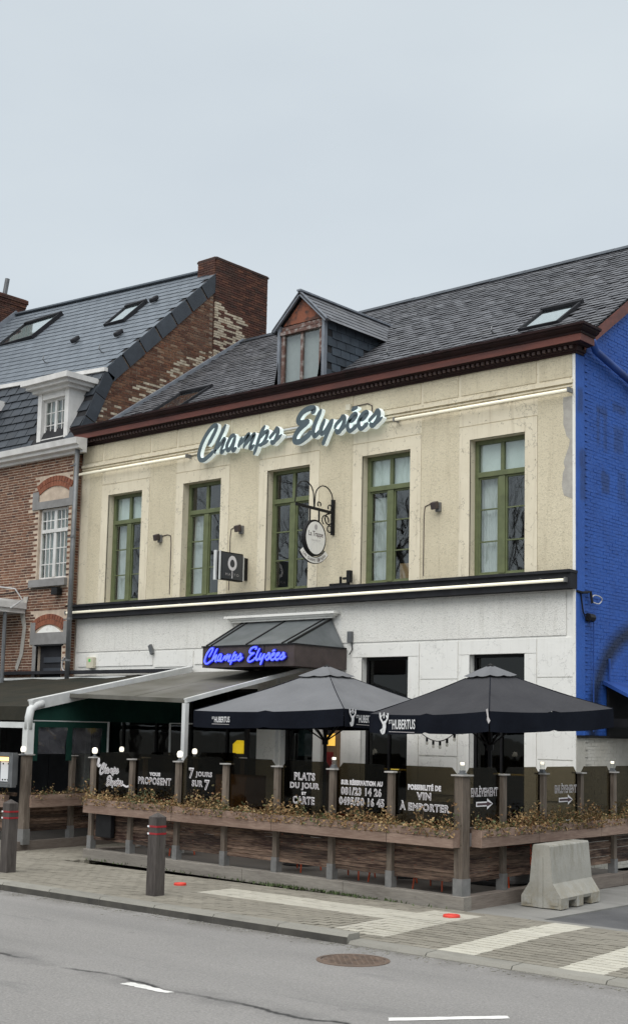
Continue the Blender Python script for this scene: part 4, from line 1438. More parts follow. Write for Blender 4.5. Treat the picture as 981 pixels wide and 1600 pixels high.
# white box gutter
pr = [(0, 8.10), (0.10, 8.10), (0.11, 8.15), (0.22, 8.18), (0.23, 8.24), (0.30, 8.27), (0.32, 8.40), (0.10, 8.42), (0, 8.42)]
mb = MB()
vs_ = [(x, HY - o_, z) for x in (-36, -22.62) for o_, z in pr]
n = len(pr)
mb.add(vs_, [(k, k + 1, n + k + 1, n + k) for k in range(n - 1)] + [tuple(range(n)), tuple(range(n, 2 * n))[::-1]])
mb.build('box_gutter', M_WHITEW, hb)

# mansard slope
M0, M1 = (18.22, 8.40), (19.04, 10.20)
mang = math.atan2(M1[1] - M0[1], M1[0] - M0[0])
mlen = math.hypot(M1[0] - M0[0], M1[1] - M0[1])
mb = MB().add([(-36, M0[0], M0[1]), (HX + 0.03, M0[0], M0[1]), (HX + 0.03, M1[0], M1[1]), (-36, M1[0], M1[1] + tilt(-36))], [(0, 1, 2, 3)])
mans = mb.build('mansard', M_UNDER, hb)
places = []
d, r = 0.0, 0
while d < mlen + 0.12:
    yb, zb = M0[0] + (d + 0.14) * math.cos(mang), M0[1] + (d + 0.14) * math.sin(mang)
    x = HX - (r % 2) * 0.2
    while x > -28.2:
        cx = x - 0.2
        zz = zb + tilt(cx) * (d / mlen)
        if zz < M1[1] + tilt(cx) - 0.02 and not (-24.66 < cx < -23.3 and zz > 8.45 and zz < 9.9):
            places.append(((cx, yb - 0.013, zz + 0.004), Matrix.Rotation(mang - 0.10 + jit(0.008), 3, 'X'), (1, 1, 1), 0))
        x -= 0.4
    d += 0.215
    r += 1
pieces('slate', (0.386, 0.29, 0.010), places, mans, M_SLATEM, 300)
mb = MB()
x0, x1 = -36, HX + 0.05
mb.obox(((x0 + x1) / 2, M1[0] - 0.02, M1[1] + 0.03 + (tilt(x0) + tilt(x1)) / 2), ((x1 - x0) / 2, 0, (tilt(x1) - tilt(x0)) / 2), (0, 0.05, 0), (0, 0, 0.045))
mb.build('break_trim', M_WHITEW, hb)
# upper roof
UY1 = 22.6
mb = MB()
mb.quad((-36, 19.04, up_z(19.04, -36)), (HX + 0.02, 19.04, up_z(19.04)), (HX + 0.02, UY1, up_z(UY1)), (-36, UY1, up_z(UY1, -36)))
mb.quad((-36, UY1, up_z(UY1, -36)), (HX + 0.02, UY1, up_z(UY1)), (HX + 0.02, 27.2, up_z(UY1) - 4.4), (-36, 27.2, up_z(UY1, -36) - 4.4))
uroof = mb.build('roof', M_UNDER, hb)
uang = math.atan(0.947)
places = []
d, r = -0.03, 0
ulen = (UY1 - 19.04) / math.cos(uang)
xt = math.atan(0.052)
SK = [(-29.3, 21.5, 1.55, 1.25), (-25.05, 21.3, 0.72, 0.95)]
while d < ulen - 0.05:
    yb = 19.04 + (d + 0.17) * math.cos(uang)
    x = HX + 0.04 - (r % 2) * 0.2
    while x > -33.5:
        cx = x - 0.2
        if yb < UY1 + 0.1 and not any(abs(cx - q[0]) < q[2] / 2 - 0.1 and abs(yb - q[1]) < q[3] * 0.36 - 0.1 for q in SK):
            r3 = Matrix.Rotation(xt, 3, 'Y') @ Matrix.Rotation(uang - 0.06 + jit(0.008), 3, 'X') @ Matrix.Rotation(jit(0.006), 3, 'Z')
            places.append(((cx, yb - 0.010, up_z(yb, cx) + 0.020), r3, (1, 1, 1), 0))
        x -= 0.4
    d += 0.245
    r += 1
pieces('slate', (0.386, 0.335, 0.011), places, uroof, M_SLATEB, 300)
mb = MB()
mb.obox((-29.5, UY1, up_z(UY1) + 0.03 + tilt(-29.5)), (6.45, 0, -6.45 * 0.052), (0, 0.12, -0.02), (0, 0, 0.02))
mb.build('ridge_capping', M_SLATEB, uroof)
for cx, cy, w, l in SK:
    skylight(cx, cy, w, l, lambda yy, cx=cx: up_z(yy, cx), uang, hb, rise=0.08)
for x, yy in ((-25.9, 20.42), (-24.12, 20.32), (-24.35, 21.62)):
    z0 = up_z(yy, x)
    MB().obox((x, yy - 0.05, z0 + 0.10), (0.07, 0, 0), (0, 0.10, 0.08), (0, -0.03, 0.045)).build('roof_vent', M_DKBAND, hb, bevel=0.03)
for x in (-28.2, -26.1, -23.95):
    hook(x, 19.72, lambda yy, x=x: up_z(yy, x), hb, 1.5)
# dormer of the mansard
t0, t1 = -24.52, -23.40
mb = MB()
mb.box(t0, t0 + 0.14, 18.30, 19.3, 8.5, 9.70).box(t1 - 0.14, t1, 18.30, 19.3, 8.5, 9.70).box(t0 + 0.14, t1 - 0.14, 18.32, 19.3, 9.55, 9.70).box(t0 + 0.14, t1 - 0.14, 18.31, 18.5, 8.45, 8.62)
dm2 = mb.build('dormer', M_WHITEW, hb)
mb = MB().box(t0 - 0.10, t1 + 0.10, 18.20, 19.5, 9.70, 9.78).box(t0 - 0.2, t1 + 0.2, 18.08, 19.6, 9.78, 9.86).box(t0 - 0.29, t1 + 0.28, 17.99, 19.65, 9.86, 9.985)
mb.build('dormer_cornice', M_WHITEW, dm2)
c = (t0 + t1) / 2
mb = MB()
muntin_frame(mb, t0 + 0.14, t1 - 0.14, 8.62, 9.55, 18.40, 0.05, 0.05)
mb.box(c - 0.035, c + 0.035, 18.39, 18.45, 8.67, 9.50)
for s0, s1 in ((t0 + 0.19, c - 0.035), (c + 0.035, t1 - 0.19)):
    mb.box((s0 + s1) / 2 - 0.01, (s0 + s1) / 2 + 0.01, 18.41, 18.44, 8.67, 9.50)
    for z in (8.95, 9.24):
        mb.box(s0, s1, 18.412, 18.438, z - 0.01, z + 0.01)
mb.build('window', M_WHITEW, dm2)
MB().quad((t0 + 0.19, 18.43, 8.67), (t1 - 0.19, 18.43, 8.67), (t1 - 0.19, 18.43, 9.5), (t0 + 0.19, 18.43, 9.5)).build('pane', M_GLASS, dm2)
curtain(t0 + 0.15, t1 - 0.15, 18.52, 8.3, 9.6, dm2, MATS['dim_curtain'])
MB().box(t0 + 0.14, t1 - 0.14, 18.7, 18.72, 8.4, 9.6).build('room_interior', M_ROOM, dm2)
# a second dormer, only its right edge in view
MB().box(-27.6, -26.62, 18.30, 19.3, 8.5, 9.70).box(-27.7, -26.55, 18.1, 19.6, 9.70, 9.95).build('dormer', M_WHITEW, hb)

# gable wall above the restaurant roof
mb = MB().add([(HX, 18.3, 8.0), (HX, 27, 8.0), (HX, 27, 9.2), (HX, UY1, up_z(UY1) - 0.06), (HX, 19.04, 10.16), (HX, 18.25, 8.4)], [(0, 1, 2, 3, 4, 5)])
gab = mb.build('gable_wall', M_MORTARD, hb)
places = []
z, r = 8.3, 0
while z < 13.5:
    yy = 18.3 + (r % 2) * 0.1
    while yy < 24.3:
        top = 8.4 + (yy - 18.25) * 2.27 if yy < 19.04 else up_z(min(yy, 2 * UY1 - yy)) - 0.28
        bot = roof_z(min(yy + 0.1, 2 * RIDGE_Y - yy)) - 0.1
        if bot < z < top and not (22.35 < yy + 0.1 < 24.35 and z > 11.5):
            lime = z < bot + 0.55 and random.random() < 0.35
            places.append(((HX - 0.006 + jit(0.004), yy + 0.1, z + 0.026), Matrix.Rotation(jit(0.03), 3, 'X') @ Matrix.Rotation(jit(0.03), 3, 'Z'), (1, 1 + jit(0.05), 1 + jit(0.1)), 1 if lime else 0))
        yy += 0.21
    z += 0.0615
    r += 1
pieces('brick', (0.03, 0.195, 0.049), places, gab, [M_BRICKG, M_LIME], 0, 'brick_field')
# slate verge boards along the gable edge
def verge(p0, p1, n, w):
    p0, p1 = Vector(p0), Vector(p1)
    d = (p1 - p0)
    for i in range(n):
        a, b = p0 + d * (i / n), p0 + d * ((i + 1) / n - 0.012)
        dn = Vector((0, d.z, -d.y)).normalized() * w
        mb = MB().prism([a, b, b + dn, a + dn], (0.022 + 0.006 * (i % 2), 0, 0))
        mb.build('verge_board', M_SLATEM, hb)


verge((HX + 0.012, 18.24, 8.46), (HX + 0.012, 19.04, 10.24), 3, 0.30)
verge((HX + 0.012, 19.02, 10.25), (HX + 0.012, 22.42, up_z(22.42) + 0.03), 7, 0.36)


def chimney(x0, x1, y0, y1, z0, z1, name, limefn=None, cap=True):
    ch = MB().box(x0 + 0.02, x1 - 0.006, y0 + 0.02, y1 - 0.02, z0, z1 - 0.03).build(name, M_MORTARD, hb)
    places = []
    z, r = z0, 0
    while z < z1 - 0.01:
        out_ = 0.03 if cap and z > z1 - 0.30 else 0.0
        out_ += 0.03 if cap and z1 - 0.16 < z < z1 - 0.06 else 0.0
        L = 0.215
        yy = y0 - out_ - (r % 2) * 0.1
        while yy < y1 + out_ - 0.02:
            a, b = max(yy, y0 - out_), min(yy + L, y1 + out_)
            if b - a > 0.04:
                c = ((a + b) / 2, z + 0.026)
                places.append(((x1 + 0.004 + out_ + jit(0.004), c[0], c[1]), Matrix.Rotation(math.pi / 2, 3, 'Z'), ((b - a) / L, 1, 1), 1 if limefn and limefn(*c) else 0))
            yy += L
        xx = x0 - out_ - (r % 2) * 0.1
        while xx < x1 + out_ - 0.02:
            a, b = max(xx, x0 - out_), min(xx + L, x1 + out_)
            if b - a > 0.04:
                places.append((((a + b) / 2, y0 - 0.004 - out_, z + 0.026), I3, ((b - a) / L, 1, 1), 0))
                places.append((((a + b) / 2, y1 + 0.004 + out_, z + 0.026), I3, ((b - a) / L, 1, 1), 0))
            xx += L
        z += 0.0615
        r += 1
    pieces('brick', (0.205, 0.05, 0.050), places, ch, [M_BRICKC, M_LIME], 300, 'brick_field')
    MB().box(x0 - 0.03, x1 + 0.04, y0 - 0.03, y1 + 0.03, z1 - 0.03, z1 + 0.015).build('chimney_cap', M_BRICKC, ch)
    return ch


chimney(-23.66, HX + 0.02, 22.42, 24.3, 11.2, 13.86, 'chimney', lambda yy, z: yy < 23.55 - max(0, (z - 12.3)) * 0.5 and z < 12.75 - (yy - 22.4) * 0.15 and random.random() < 0.62, cap=False)
ch2 = chimney(-34.0, -31.55, 21.1, 22.9, 12.2, 14.6, 'chimney')
MB().lathe((-32.2, 21.95, 14.6), [(0.20, 0), (0.17, 0.45), (0.21, 0.47), (0.21, 0.55), (0.15, 0.55)], 14).build('chimney_pot', M_DKBAND, ch2)
MB().tube([(-31.75, 22.3, 14.58), (-31.70, 22.35, 15.15)], 0.07, 10).build('flue_pipe', M_ZINCP, ch2)
MB().beam((-31.50, 20.6, up_z(20.6, -31.5) + 0.1), (-31.50, 22.6, up_z(22.6, -31.5) + 0.1), 0.1, 0.16).build('flashing', M_LEAD, hb)

# dark panels added over the wall, standing in for the terrace's shade
for k in range(7):
    MB().box(-28.0 + 0.78 * k + 0.006, -28.0 + 0.78 * (k + 1) - 0.006, 18.14, 18.20, 0.0, 2.95).build('terrace_shade_panel', M_DKBAND, hb)
# small white porch roof at the far left with its pipe
pr_ = thing('porch_canopy', 'small white porch canopy with a drain pipe at the left edge', 'canopy', (-24.9, 17.6, 0))
mb = MB().box(-26.5, -24.55, 17.35, 18.24, 4.62, 4.72).box(-26.5, -24.50, 17.28, 18.24, 4.72, 4.86).box(-26.4, -24.6, 17.4, 18.24, 4.86, 4.92)
mb.build('canopy_roof', M_WHITEW, pr_)
MB().tube([(-24.62, 17.75, 4.62), (-24.62, 17.75, 0)], 0.045, 8).build('drain_pipe', M_ZINCP, pr_)
MB().tube([(-25.3, 17.6, 4.95), (-24.9, 17.7, 5.2), (-24.5, 17.9, 5.15), (-24.35, 18.0, 4.9), (-24.5, 17.8, 4.7)], 0.018, 6).build('cable', M_CABLE, pr_)

# ------------------------------------------------------------------ lettering helpers
def text_data(body, offset=0.0, extrude=0.0, spacing=1.0, fat=0.0):
    cu = bpy.data.curves.new('lettering', 'FONT')
    cu.body = body
    cu.size = 1.0
    cu.offset = offset
    cu.bevel_depth = fat
    cu.bevel_resolution = 1
    cu.extrude = extrude
    cu.space_character = spacing
    cu.resolution_u = 3
    ob = bpy.data.objects.new('lettering_tmp', cu)
    COL.objects.link(ob)
    bpy.context.view_layer.update()
    me = bpy.data.meshes.new_from_object(ob.evaluated_get(bpy.context.evaluated_depsgraph_get()))
    bpy.data.objects.remove(ob, do_unlink=True)
    bpy.data.curves.remove(cu)
    return me


def put_text(body, mat_, parent, centre, right, up, width, height, offset=0.0, spacing=1.0, push=0.0, name='lettering', fat=0.0):
    """text fitted to width x height (core glyph box), centred at centre"""
    base = text_data(body, 0, 0, spacing)
    xs = [v.co.x for v in base.vertices]
    ys = [v.co.y for v in base.vertices]
    me = text_data(body, offset, 0, spacing, fat) if offset or fat else base
    cx, cy = (min(xs) + max(xs)) / 2, (min(ys) + max(ys)) / 2
    sx, sy = width / (max(xs) - min(xs)), height / (max(ys) - min(ys))
    R, U = Vector(right).normalized(), Vector(up).normalized()
    N = R.cross(U)
    org = wl(parent)
    C = Vector(centre) + N * push
    me.materials.clear()
    me.materials.append(mat_)
    for v in me.vertices:
        p = C + R * ((v.co.x - cx) * sx) + U * ((v.co.y - cy) * sy) + N * (v.co.z * 0.02)
        v.co = p - org
    me.update()
    nw = len(body.split())
    if nw > 1:                                   # one object per word
        ax = sorted((Vector(v.co) + org - C).dot(R) for v in me.vertices)
        gaps = sorted(((b_ - a_, (a_ + b_) / 2) for a_, b_ in zip(ax[:-1], ax[1:])), reverse=True)[:nw - 1]
        cuts = sorted(g_[1] for g_ in gaps)
        buckets = [MB() for _ in range(nw)]
        for p_ in me.polygons:
            vs2 = [Vector(me.vertices[i].co) + org for i in p_.vertices]
            t_ = sum((q - C).dot(R) for q in vs2) / len(vs2)
            buckets[sum(t_ > c_ for c_ in cuts)].add(vs2, [tuple(range(len(vs2)))])
        bpy.data.meshes.remove(me)
        return [k.build(name, mat_, parent) for k in buckets if k.v]
    o = bpy.data.objects.new(name, me)
    COL.objects.link(o)
    o.parent = parent
    WL[o.name] = org.copy()
    return o


def outlined(body, parent, centre, right, up, width, height, core=None, off=0.03, spacing=1.06):
    put_text(body, M_TXTW, parent, centre, right, up, width, height, 0, spacing, 0.004, fat=0.016 + off)
    put_text(body, core or M_TXTD, parent, centre, right, up, width, height, -0.016, spacing, 0.008)


def smooth(pts, n=5):
    P = [Vector((a, b, 0)) for a, b in pts]
    P = [P[0] * 2 - P[1]] + P + [P[-1] * 2 - P[-2]]
    o_ = []
    for i in range(1, len(P) - 2):
        for k in range(n):
            t = k / n
            a, b, c, d = P[i - 1], P[i], P[i + 1], P[i + 2]
            o_.append(0.5 * ((2 * b) + (c - a) * t + (2 * a - 5 * b + 4 * c - d) * t * t + (3 * b - a - 3 * c + d) * t ** 3))
    o_.append(P[-2])
    return o_


def ribbon(mb, pts, w, to3, d0, d1, mf=0, ms=1, taper=True, n=5):
    """brush stroke: flat front at depth d0, sides back to d1"""
    Q = smooth(pts, n)
    N_ = len(Q)
    lft, rgt = [], []
    for i, p in enumerate(Q):
        t = (Q[min(i + 1, N_ - 1)] - Q[max(i - 1, 0)])
        if t.length < 1e-6:
            t = Vector((1, 0, 0))
        t.normalize()
        nn = Vector((-t.y, t.x, 0))
        f = 1.0
        if taper:
            e = min(i, N_ - 1 - i)
            f = min(1.0, 0.45 + 0.2 * e)
        lft.append(p + nn * w / 2 * f)
        rgt.append(p - nn * w / 2 * f)
    ring = lft + rgt[::-1]
    k = len(ring)
    mb.add([to3(p.x, p.y, d0) for p in ring], [(i, i + 1, k - 2 - i, k - 1 - i) for i in range(N_ - 1)], mf)
    mb.add([to3(p.x, p.y, d0) for p in ring] + [to3(p.x, p.y, d1) for p in ring], [(i, (i + 1) % k, k + (i + 1) % k, k + i) for i in range(k)], ms)


STROKES = [
(0.085, [(0.248, 0.384), (0.348, 0.511), (0.446, 0.648), (0.486, 0.739), (0.455, 0.775), (0.367, 0.755), (0.236, 0.654), (0.108, 0.499), (0.025, 0.337), (0.0, 0.211), (0.05, 0.119), (0.156, 0.106), (0.303, 0.174), (0.448, 0.263)]),
(0.085, [(0.751, 0.756), (0.64, 0.59), (0.531, 0.402), (0.463, 0.25), (0.501, 0.235)]),
(0.070, [(0.521, 0.275), (0.648, 0.408), (0.705, 0.464), (0.735, 0.444), (0.694, 0.359), (0.641, 0.239), (0.665, 0.193), (0.757, 0.256)]),
(0.080, [(1.023, 0.507), (0.922, 0.489), (0.853, 0.413), (0.799, 0.314), (0.817, 0.227), (0.875, 0.231), (0.972, 0.345), (1.017, 0.476)]),
(0.080, [(1.038, 0.495), (0.986, 0.343), (0.961, 0.241), (0.992, 0.195), (1.076, 0.248)]),
(0.075, [(1.224, 0.438), (1.157, 0.321), (1.118, 0.232)]),
(0.075, [(1.145, 0.27), (1.256, 0.361), (1.387, 0.464), (1.395, 0.437), (1.315, 0.301), (1.262, 0.203)]),
(0.075, [(1.289, 0.242), (1.412, 0.351), (1.536, 0.444), (1.551, 0.416), (1.485, 0.3), (1.446, 0.211), (1.475, 0.176), (1.572, 0.237)]),
(0.080, [(1.838, 0.585), (1.745, 0.463), (1.68, 0.327), (1.616, 0.179), (1.551, 0.032)]),
(0.075, [(1.68, 0.327), (1.788, 0.416), (1.891, 0.459), (1.912, 0.43), (1.874, 0.332), (1.781, 0.226), (1.671, 0.204)]),
(0.060, [(1.768, 0.212), (1.85, 0.232), (1.946, 0.271)]),
(0.070, [(2.156, 0.521), (2.105, 0.425), (1.998, 0.337), (1.972, 0.289)]),
(0.085, [(2.156, 0.51), (2.187, 0.414), (2.15, 0.296), (2.071, 0.209), (1.994, 0.255)]),
(0.060, [(2.071, 0.204), (2.192, 0.27), (2.291, 0.349)]),
(0.100, [(3.007, 0.651), (3.07, 0.702), (3.056, 0.749), (2.925, 0.753), (2.782, 0.703), (2.692, 0.604), (2.695, 0.533), (2.775, 0.502), (2.893, 0.506), (2.972, 0.505)]),
(0.100, [(2.959, 0.496), (2.816, 0.446), (2.687, 0.362), (2.61, 0.261), (2.613, 0.17), (2.72, 0.146), (2.85, 0.19), (2.966, 0.255), (3.003, 0.33)]),
(0.085, [(3.264, 0.703), (3.178, 0.566), (3.092, 0.398), (3.07, 0.281), (3.111, 0.205), (3.187, 0.245), (3.257, 0.296)]),
(0.080, [(3.36, 0.5), (3.287, 0.371), (3.264, 0.255), (3.316, 0.228), (3.416, 0.314), (3.527, 0.467)]),
(0.080, [(3.552, 0.473), (3.492, 0.343), (3.419, 0.214), (3.346, 0.075), (3.316, 0.0)]),
(0.070, [(3.788, 0.521), (3.748, 0.438), (3.637, 0.354), (3.596, 0.271)]),
(0.085, [(3.802, 0.519), (3.833, 0.415), (3.793, 0.299), (3.697, 0.202), (3.611, 0.258)]),
(0.060, [(3.697, 0.202), (3.808, 0.264), (3.884, 0.314)]),
(0.075, [(3.932, 0.368), (4.029, 0.377), (4.11, 0.453), (4.082, 0.49), (3.999, 0.447), (3.918, 0.337), (3.921, 0.238), (3.978, 0.186), (4.074, 0.228), (4.149, 0.278)]),
(0.070, [(3.997, 0.557), (4.066, 0.591), (4.148, 0.601)]),
(0.075, [(4.195, 0.353), (4.291, 0.373), (4.371, 0.449), (4.343, 0.485), (4.262, 0.453), (4.182, 0.344), (4.184, 0.246), (4.24, 0.189), (4.322, 0.227), (4.402, 0.281)]),
(0.070, [(4.6, 0.513), (4.562, 0.421), (4.455, 0.339), (4.416, 0.29)]),
(0.085, [(4.614, 0.511), (4.643, 0.399), (4.605, 0.296), (4.512, 0.212), (4.43, 0.266)]),
(0.060, [(4.512, 0.206), (4.632, 0.271), (4.731, 0.338)])]


# ------------------------------------------------------------------ signs on the facade
sg = thing('script_sign', 'large script sign in grey and white letters under the cornice', 'sign', (-16.8, 18.35, 7.4))
X0, Z0 = -19.133, 7.405
groups = [list(range(0, 14)), list(range(14, 28))]
for gi, g in enumerate(groups):
    mb = MB()
    for q, k in enumerate(g):
        w, pts = STROKES[k]
        d0 = 18.31 - 0.0017 * q
        ribbon(mb, pts, w * 1.15, lambda a, b, d: (X0 + a, d, Z0 + b), d0, 18.40)
    mb.build('sign_word', [M_SLAT, M_SIGNW], sg, label=('grey and white script word Champs', 'grey and white script word Elysées')[gi])
MB().box(-18.9, -14.6, 18.43, 18.485, 7.70, 7.74).box(-18.9, -14.6, 18.43, 18.485, 7.86, 7.89).build('mounting_rail', M_WALU, sg)


def led(x0, x1, y, z, label, mount):
    t = thing('light_tube', label, 'light tube', ((x0 + x1) / 2, y, z), 'lit white light tubes on the facade')
    MB().tube([(x0 + 0.02, y, z), (x1 - 0.02, y, z)], 0.026, 10).build('tube', M_LED, t, smooth=True)
    mb = MB().box(x0, x0 + 0.03, y - 0.035, mount, z - 0.035, z + 0.04).box(x1 - 0.03, x1, y - 0.035, mount, z - 0.035, z + 0.04)
    x = x0 + 0.8
    while x < x1 - 0.3:
        mb.box(x, x + 0.025, y - 0.012, mount, z + 0.018, z + 0.045)
        x += 1.4
    mb.build('bracket', M_GALV, t)


led(-23.1, -19.52, 18.36, 7.665, 'lit white light tube left of the large script sign', 18.47)
led(-14.2, -10.64, 18.36, 7.675, 'lit white light tube right of the large script sign', 18.47)
led(-23.12, -10.64, 18.255, 4.575, 'long lit light tube along the dark band between the storeys', 18.31)

# script neon over the door
cn = thing('entrance_canopy', 'hipped grey zinc canopy with brown fascia over the entrance', 'canopy', (-16.5, 17.8, 3.2))
bx0, bx1, by, bz0, bz1 = -17.56, -15.30, 17.07, 3.23, 3.60
mb = MB().box(bx0, bx1, by, by + 0.05, bz0, bz1).box(bx0, bx0 + 0.05, by + 0.052, 18.49, bz0, bz1).box(bx1 - 0.05, bx1, by + 0.052, 18.49, bz0, bz1)
mb.box(bx0 + 0.05, bx1 - 0.05, by + 0.05, 18.49, bz0 + 0.02, bz0 + 0.05)
mb.build('fascia_box', M_RUST, cn)
MB().box(bx0 - 0.02, bx1 + 0.02, by - 0.02, by + 0.06, bz1, bz1 + 0.025).box(bx1 - 0.06, bx1 + 0.02, by + 0.062, 18.47, bz1, bz1 + 0.025).box(bx0 - 0.02, bx0 + 0.06, by + 0.062, 18.47, bz1, bz1 + 0.025).box(-16.02, -16.0, by - 0.006, by, bz0, bz1).build('edge_strip', M_BLACK, cn)
tl, tr, tz = (-17.93, 18.47), (-15.66, 18.47), 4.17
fl, fr2 = (bx0 + 0.05, by + 0.05), (bx1 - 0.42 + 0.35, by + 0.05)
A_, B_ = Vector((fl[0], fl[1], bz1 + 0.03)), Vector((fr2[0] - 0.12, fr2[1], bz1 + 0.03))
T0, T1 = Vector((tl[0], tl[1], tz)), Vector((tr[0], tr[1], tz))
R_ = Vector((bx1 - 0.04, 18.47, bz1 + 0.03))
for k in range(2):
    a, b = A_.lerp(B_, k / 2), A_.lerp(B_, (k + 1) / 2)
    c, d = T0.lerp(T1, (k + 1) / 2), T0.lerp(T1, k / 2)
    MB().prism([a, b, c, d], (0, 0, -0.03)).build('zinc_sheet', M_ZINC, cn)
MB().prism([B_, R_, T1], (0, 0, -0.03)).build('zinc_sheet', M_ZINC, cn)
MB().prism([A_, T0, Vector((bx0 + 0.04, 18.47, bz1 + 0.03))], (0, 0, -0.03)).build('zinc_sheet', M_ZINC, cn)
mb = MB()
for p, q in ((A_.lerp(B_, .5), T0.lerp(T1, .5)), (B_, T1), (A_, T0), (A_.lerp(B_, .06), T0.lerp(T1, .06)), (A_.lerp(B_, .93), T0.lerp(T1, .93))):
    mb.beam(p, q, 0.035, 0.035)
mb.build('standing_seam', M_BLACK, cn)
MB().box(-18.15, -15.58, 18.40, 18.49, 4.18, 4.22).box(-18.22, -15.52, 18.36, 18.49, 4.22, 4.255).box(-18.28, -15.47, 18.31, 18.49, 4.255, 4.30).build('head_moulding', M_WHPL, cn)
MB().box(bx1 - 0.12, bx1 - 0.07, 18.2, 18.26, 2.9, 3.23).build('hanger', M_WHPL, cn)

ns = thing('neon_sign', 'small lit blue neon script sign on the canopy fascia', 'sign', (-16.6, 17.05, 3.25))
mb = MB()
mbk = MB()
sx, sz = 2.0 / 4.731, 0.325 / 0.775
nx0, nz0 = -17.45, 3.255
for q, (w, pts) in enumerate(STROKES):
    p2 = [(a * sx, b * sz) for a, b in pts]
    ribbon(mb, p2, 0.026, lambda a, b, d: (nx0 + a, d, nz0 + b), 17.012 - 0.0003 * q, 17.024, 0, 0)
    ribbon(mbk, p2, 0.062, lambda a, b, d: (nx0 + a, d, nz0 + b), 17.040 - 0.0006 * q, 17.066, 0, 0)
mbk.build('letter_backing', M_NEONB, ns)
mb.build('neon_tube', M_NEON, ns)

# projecting oval sign on an iron bracket
SX = -15.66
ps = thing('bracket_sign', 'white oval sign with ribbon hanging from a black iron bracket', 'sign', (SX, 18.45, 5.2))
mb = MB().box(SX - 0.025, SX + 0.025, 18.42, 18.485, 5.72, 6.38).beam((SX, 18.55, 6.13), (SX, 17.42, 6.16), 0.03, 0.05)
mb.build('bracket', M_BLACK, ps)


def arc_pts(cy, cz, r, a0, a1, n=14, x=SX):
    return [(x, cy + r * math.cos(math.radians(a0 + (a1 - a0) * k / n)), cz + r * math.sin(math.radians(a0 + (a1 - a0) * k / n))) for k in range(n + 1)]


mb = MB()
mb.tube([(SX, 18.45, 6.32)] + arc_pts(18.19, 6.35, 0.25, 10, 165) + [(SX, 17.93, 6.17)], 0.012, 6)
mb.tube([(SX, 17.92, 6.17)] + arc_pts(17.66, 6.37, 0.24, 10, 170) + [(SX, 17.40, 6.2)], 0.012, 6)
mb.tube(arc_pts(18.33, 6.0, 0.10, 80, 400) + [(SX, 18.44, 5.9)], 0.013, 6)
mb.tube(arc_pts(18.24, 5.97, 0.09, -20, 240), 0.012, 6)
mb.tube(arc_pts(18.36, 5.82, 0.06, 60, 380), 0.012, 6)
mb.tube(arc_pts(18.36, 6.22, 0.05, -60, 220), 0.012, 6)
mb.tube(arc_pts(18.06, 6.24, 0.045, -40, 230), 0.012, 6)
mb.build('scrollwork', M_BLACK, ps)
CY, CZ, RA, RB = 17.93, 5.60, 0.295, 0.335


def ell(x, ra, rb_, n=40, cy=CY, cz=CZ):
    return [(x, cy + ra * math.cos(2 * math.pi * k / n), cz + rb_ * math.sin(2 * math.pi * k / n)) for k in range(n)]


MB().prism(ell(SX - 0.04, RA, RB), (0.08, 0, 0)).build('rim', M_BLACK, ps)
face = MB().prism(ell(SX + 0.041, RA - 0.035, RB - 0.035), (0.006, 0, 0)).build('sign_face', M_WHPL, ps)
MB().box(SX - 0.012, SX + 0.012, 18.05, 18.07, 5.85, 6.14).box(SX - 0.012, SX + 0.012, 17.80, 17.82, 5.9, 6.14).build('hanger', M_BLACK, ps)
fx = SX + 0.049
put_text('La Trappe', M_TXTD, face, (fx, CY, CZ + 0.06), (0, 1, 0), (0, 0, 1), 0.40, 0.12, 0.004, 0.92, 0.0)
put_text('TRAPPIST', M_TXTG, face, (fx, CY, CZ - 0.05), (0, 1, 0), (0, 0, 1), 0.26, 0.035, 0, 1.3, 0.0)
MB().prism(ell(fx, 0.04, 0.05, 12, CY, CZ + 0.2), (0.002, 0, 0)).build('crest', M_TXTG, face)
# curved ribbon under the oval
mb, mbr = MB(), MB()
n = 16
for (bm, r0, r1, x0, x1) in ((mb, 0.375, 0.50, SX - 0.012, SX + 0.012), (mbr, 0.388, 0.487, SX + 0.0125, SX + 0.018)):
    lo, hi = [], []
    for k in range(n + 1):
        a = math.radians(218 + (322 - 218) * k / n)
        lo.append((CY + r1 * 1.0 * math.cos(a), CZ + 0.03 + r1 * math.sin(a)))
        hi.append((CY + r0 * 1.0 * math.cos(a), CZ + 0.03 + r0 * math.sin(a)))
    for k in range(n):
        q = [lo[k], lo[k + 1], hi[k + 1], hi[k]]
        bm.prism([(x0, p[0], p[1]) for p in q], (x1 - x0, 0, 0))
rbn = mb.build('ribbon', M_BLACK, ps)
mbr.build('ribbon_face', M_WHPL, rbn)
body = 'Les Champs Elysées'
for k, ch in enumerate(body):
    if ch == ' ':
        continue
    a = math.radians(226 + (314 - 226) * (k + 0.5) / len(body))
    rr = 0.437
    c = (SX + 0.021, CY + rr * math.cos(a), CZ + 0.03 + rr * math.sin(a))
    put_text(ch, M_TXTD, rbn, c, (0, -math.sin(a), math.cos(a)), (0, -math.cos(a), -math.sin(a)), 0.030 if ch != 'm' else 0.04, 0.062 if ch.isupper() or ch in 'lhé' else 0.042)
MB().tube(ell(SX, 0.03, 0.035, 12, CY, CZ - 0.38), 0.006, 5).build('ring', M_RUST, ps)
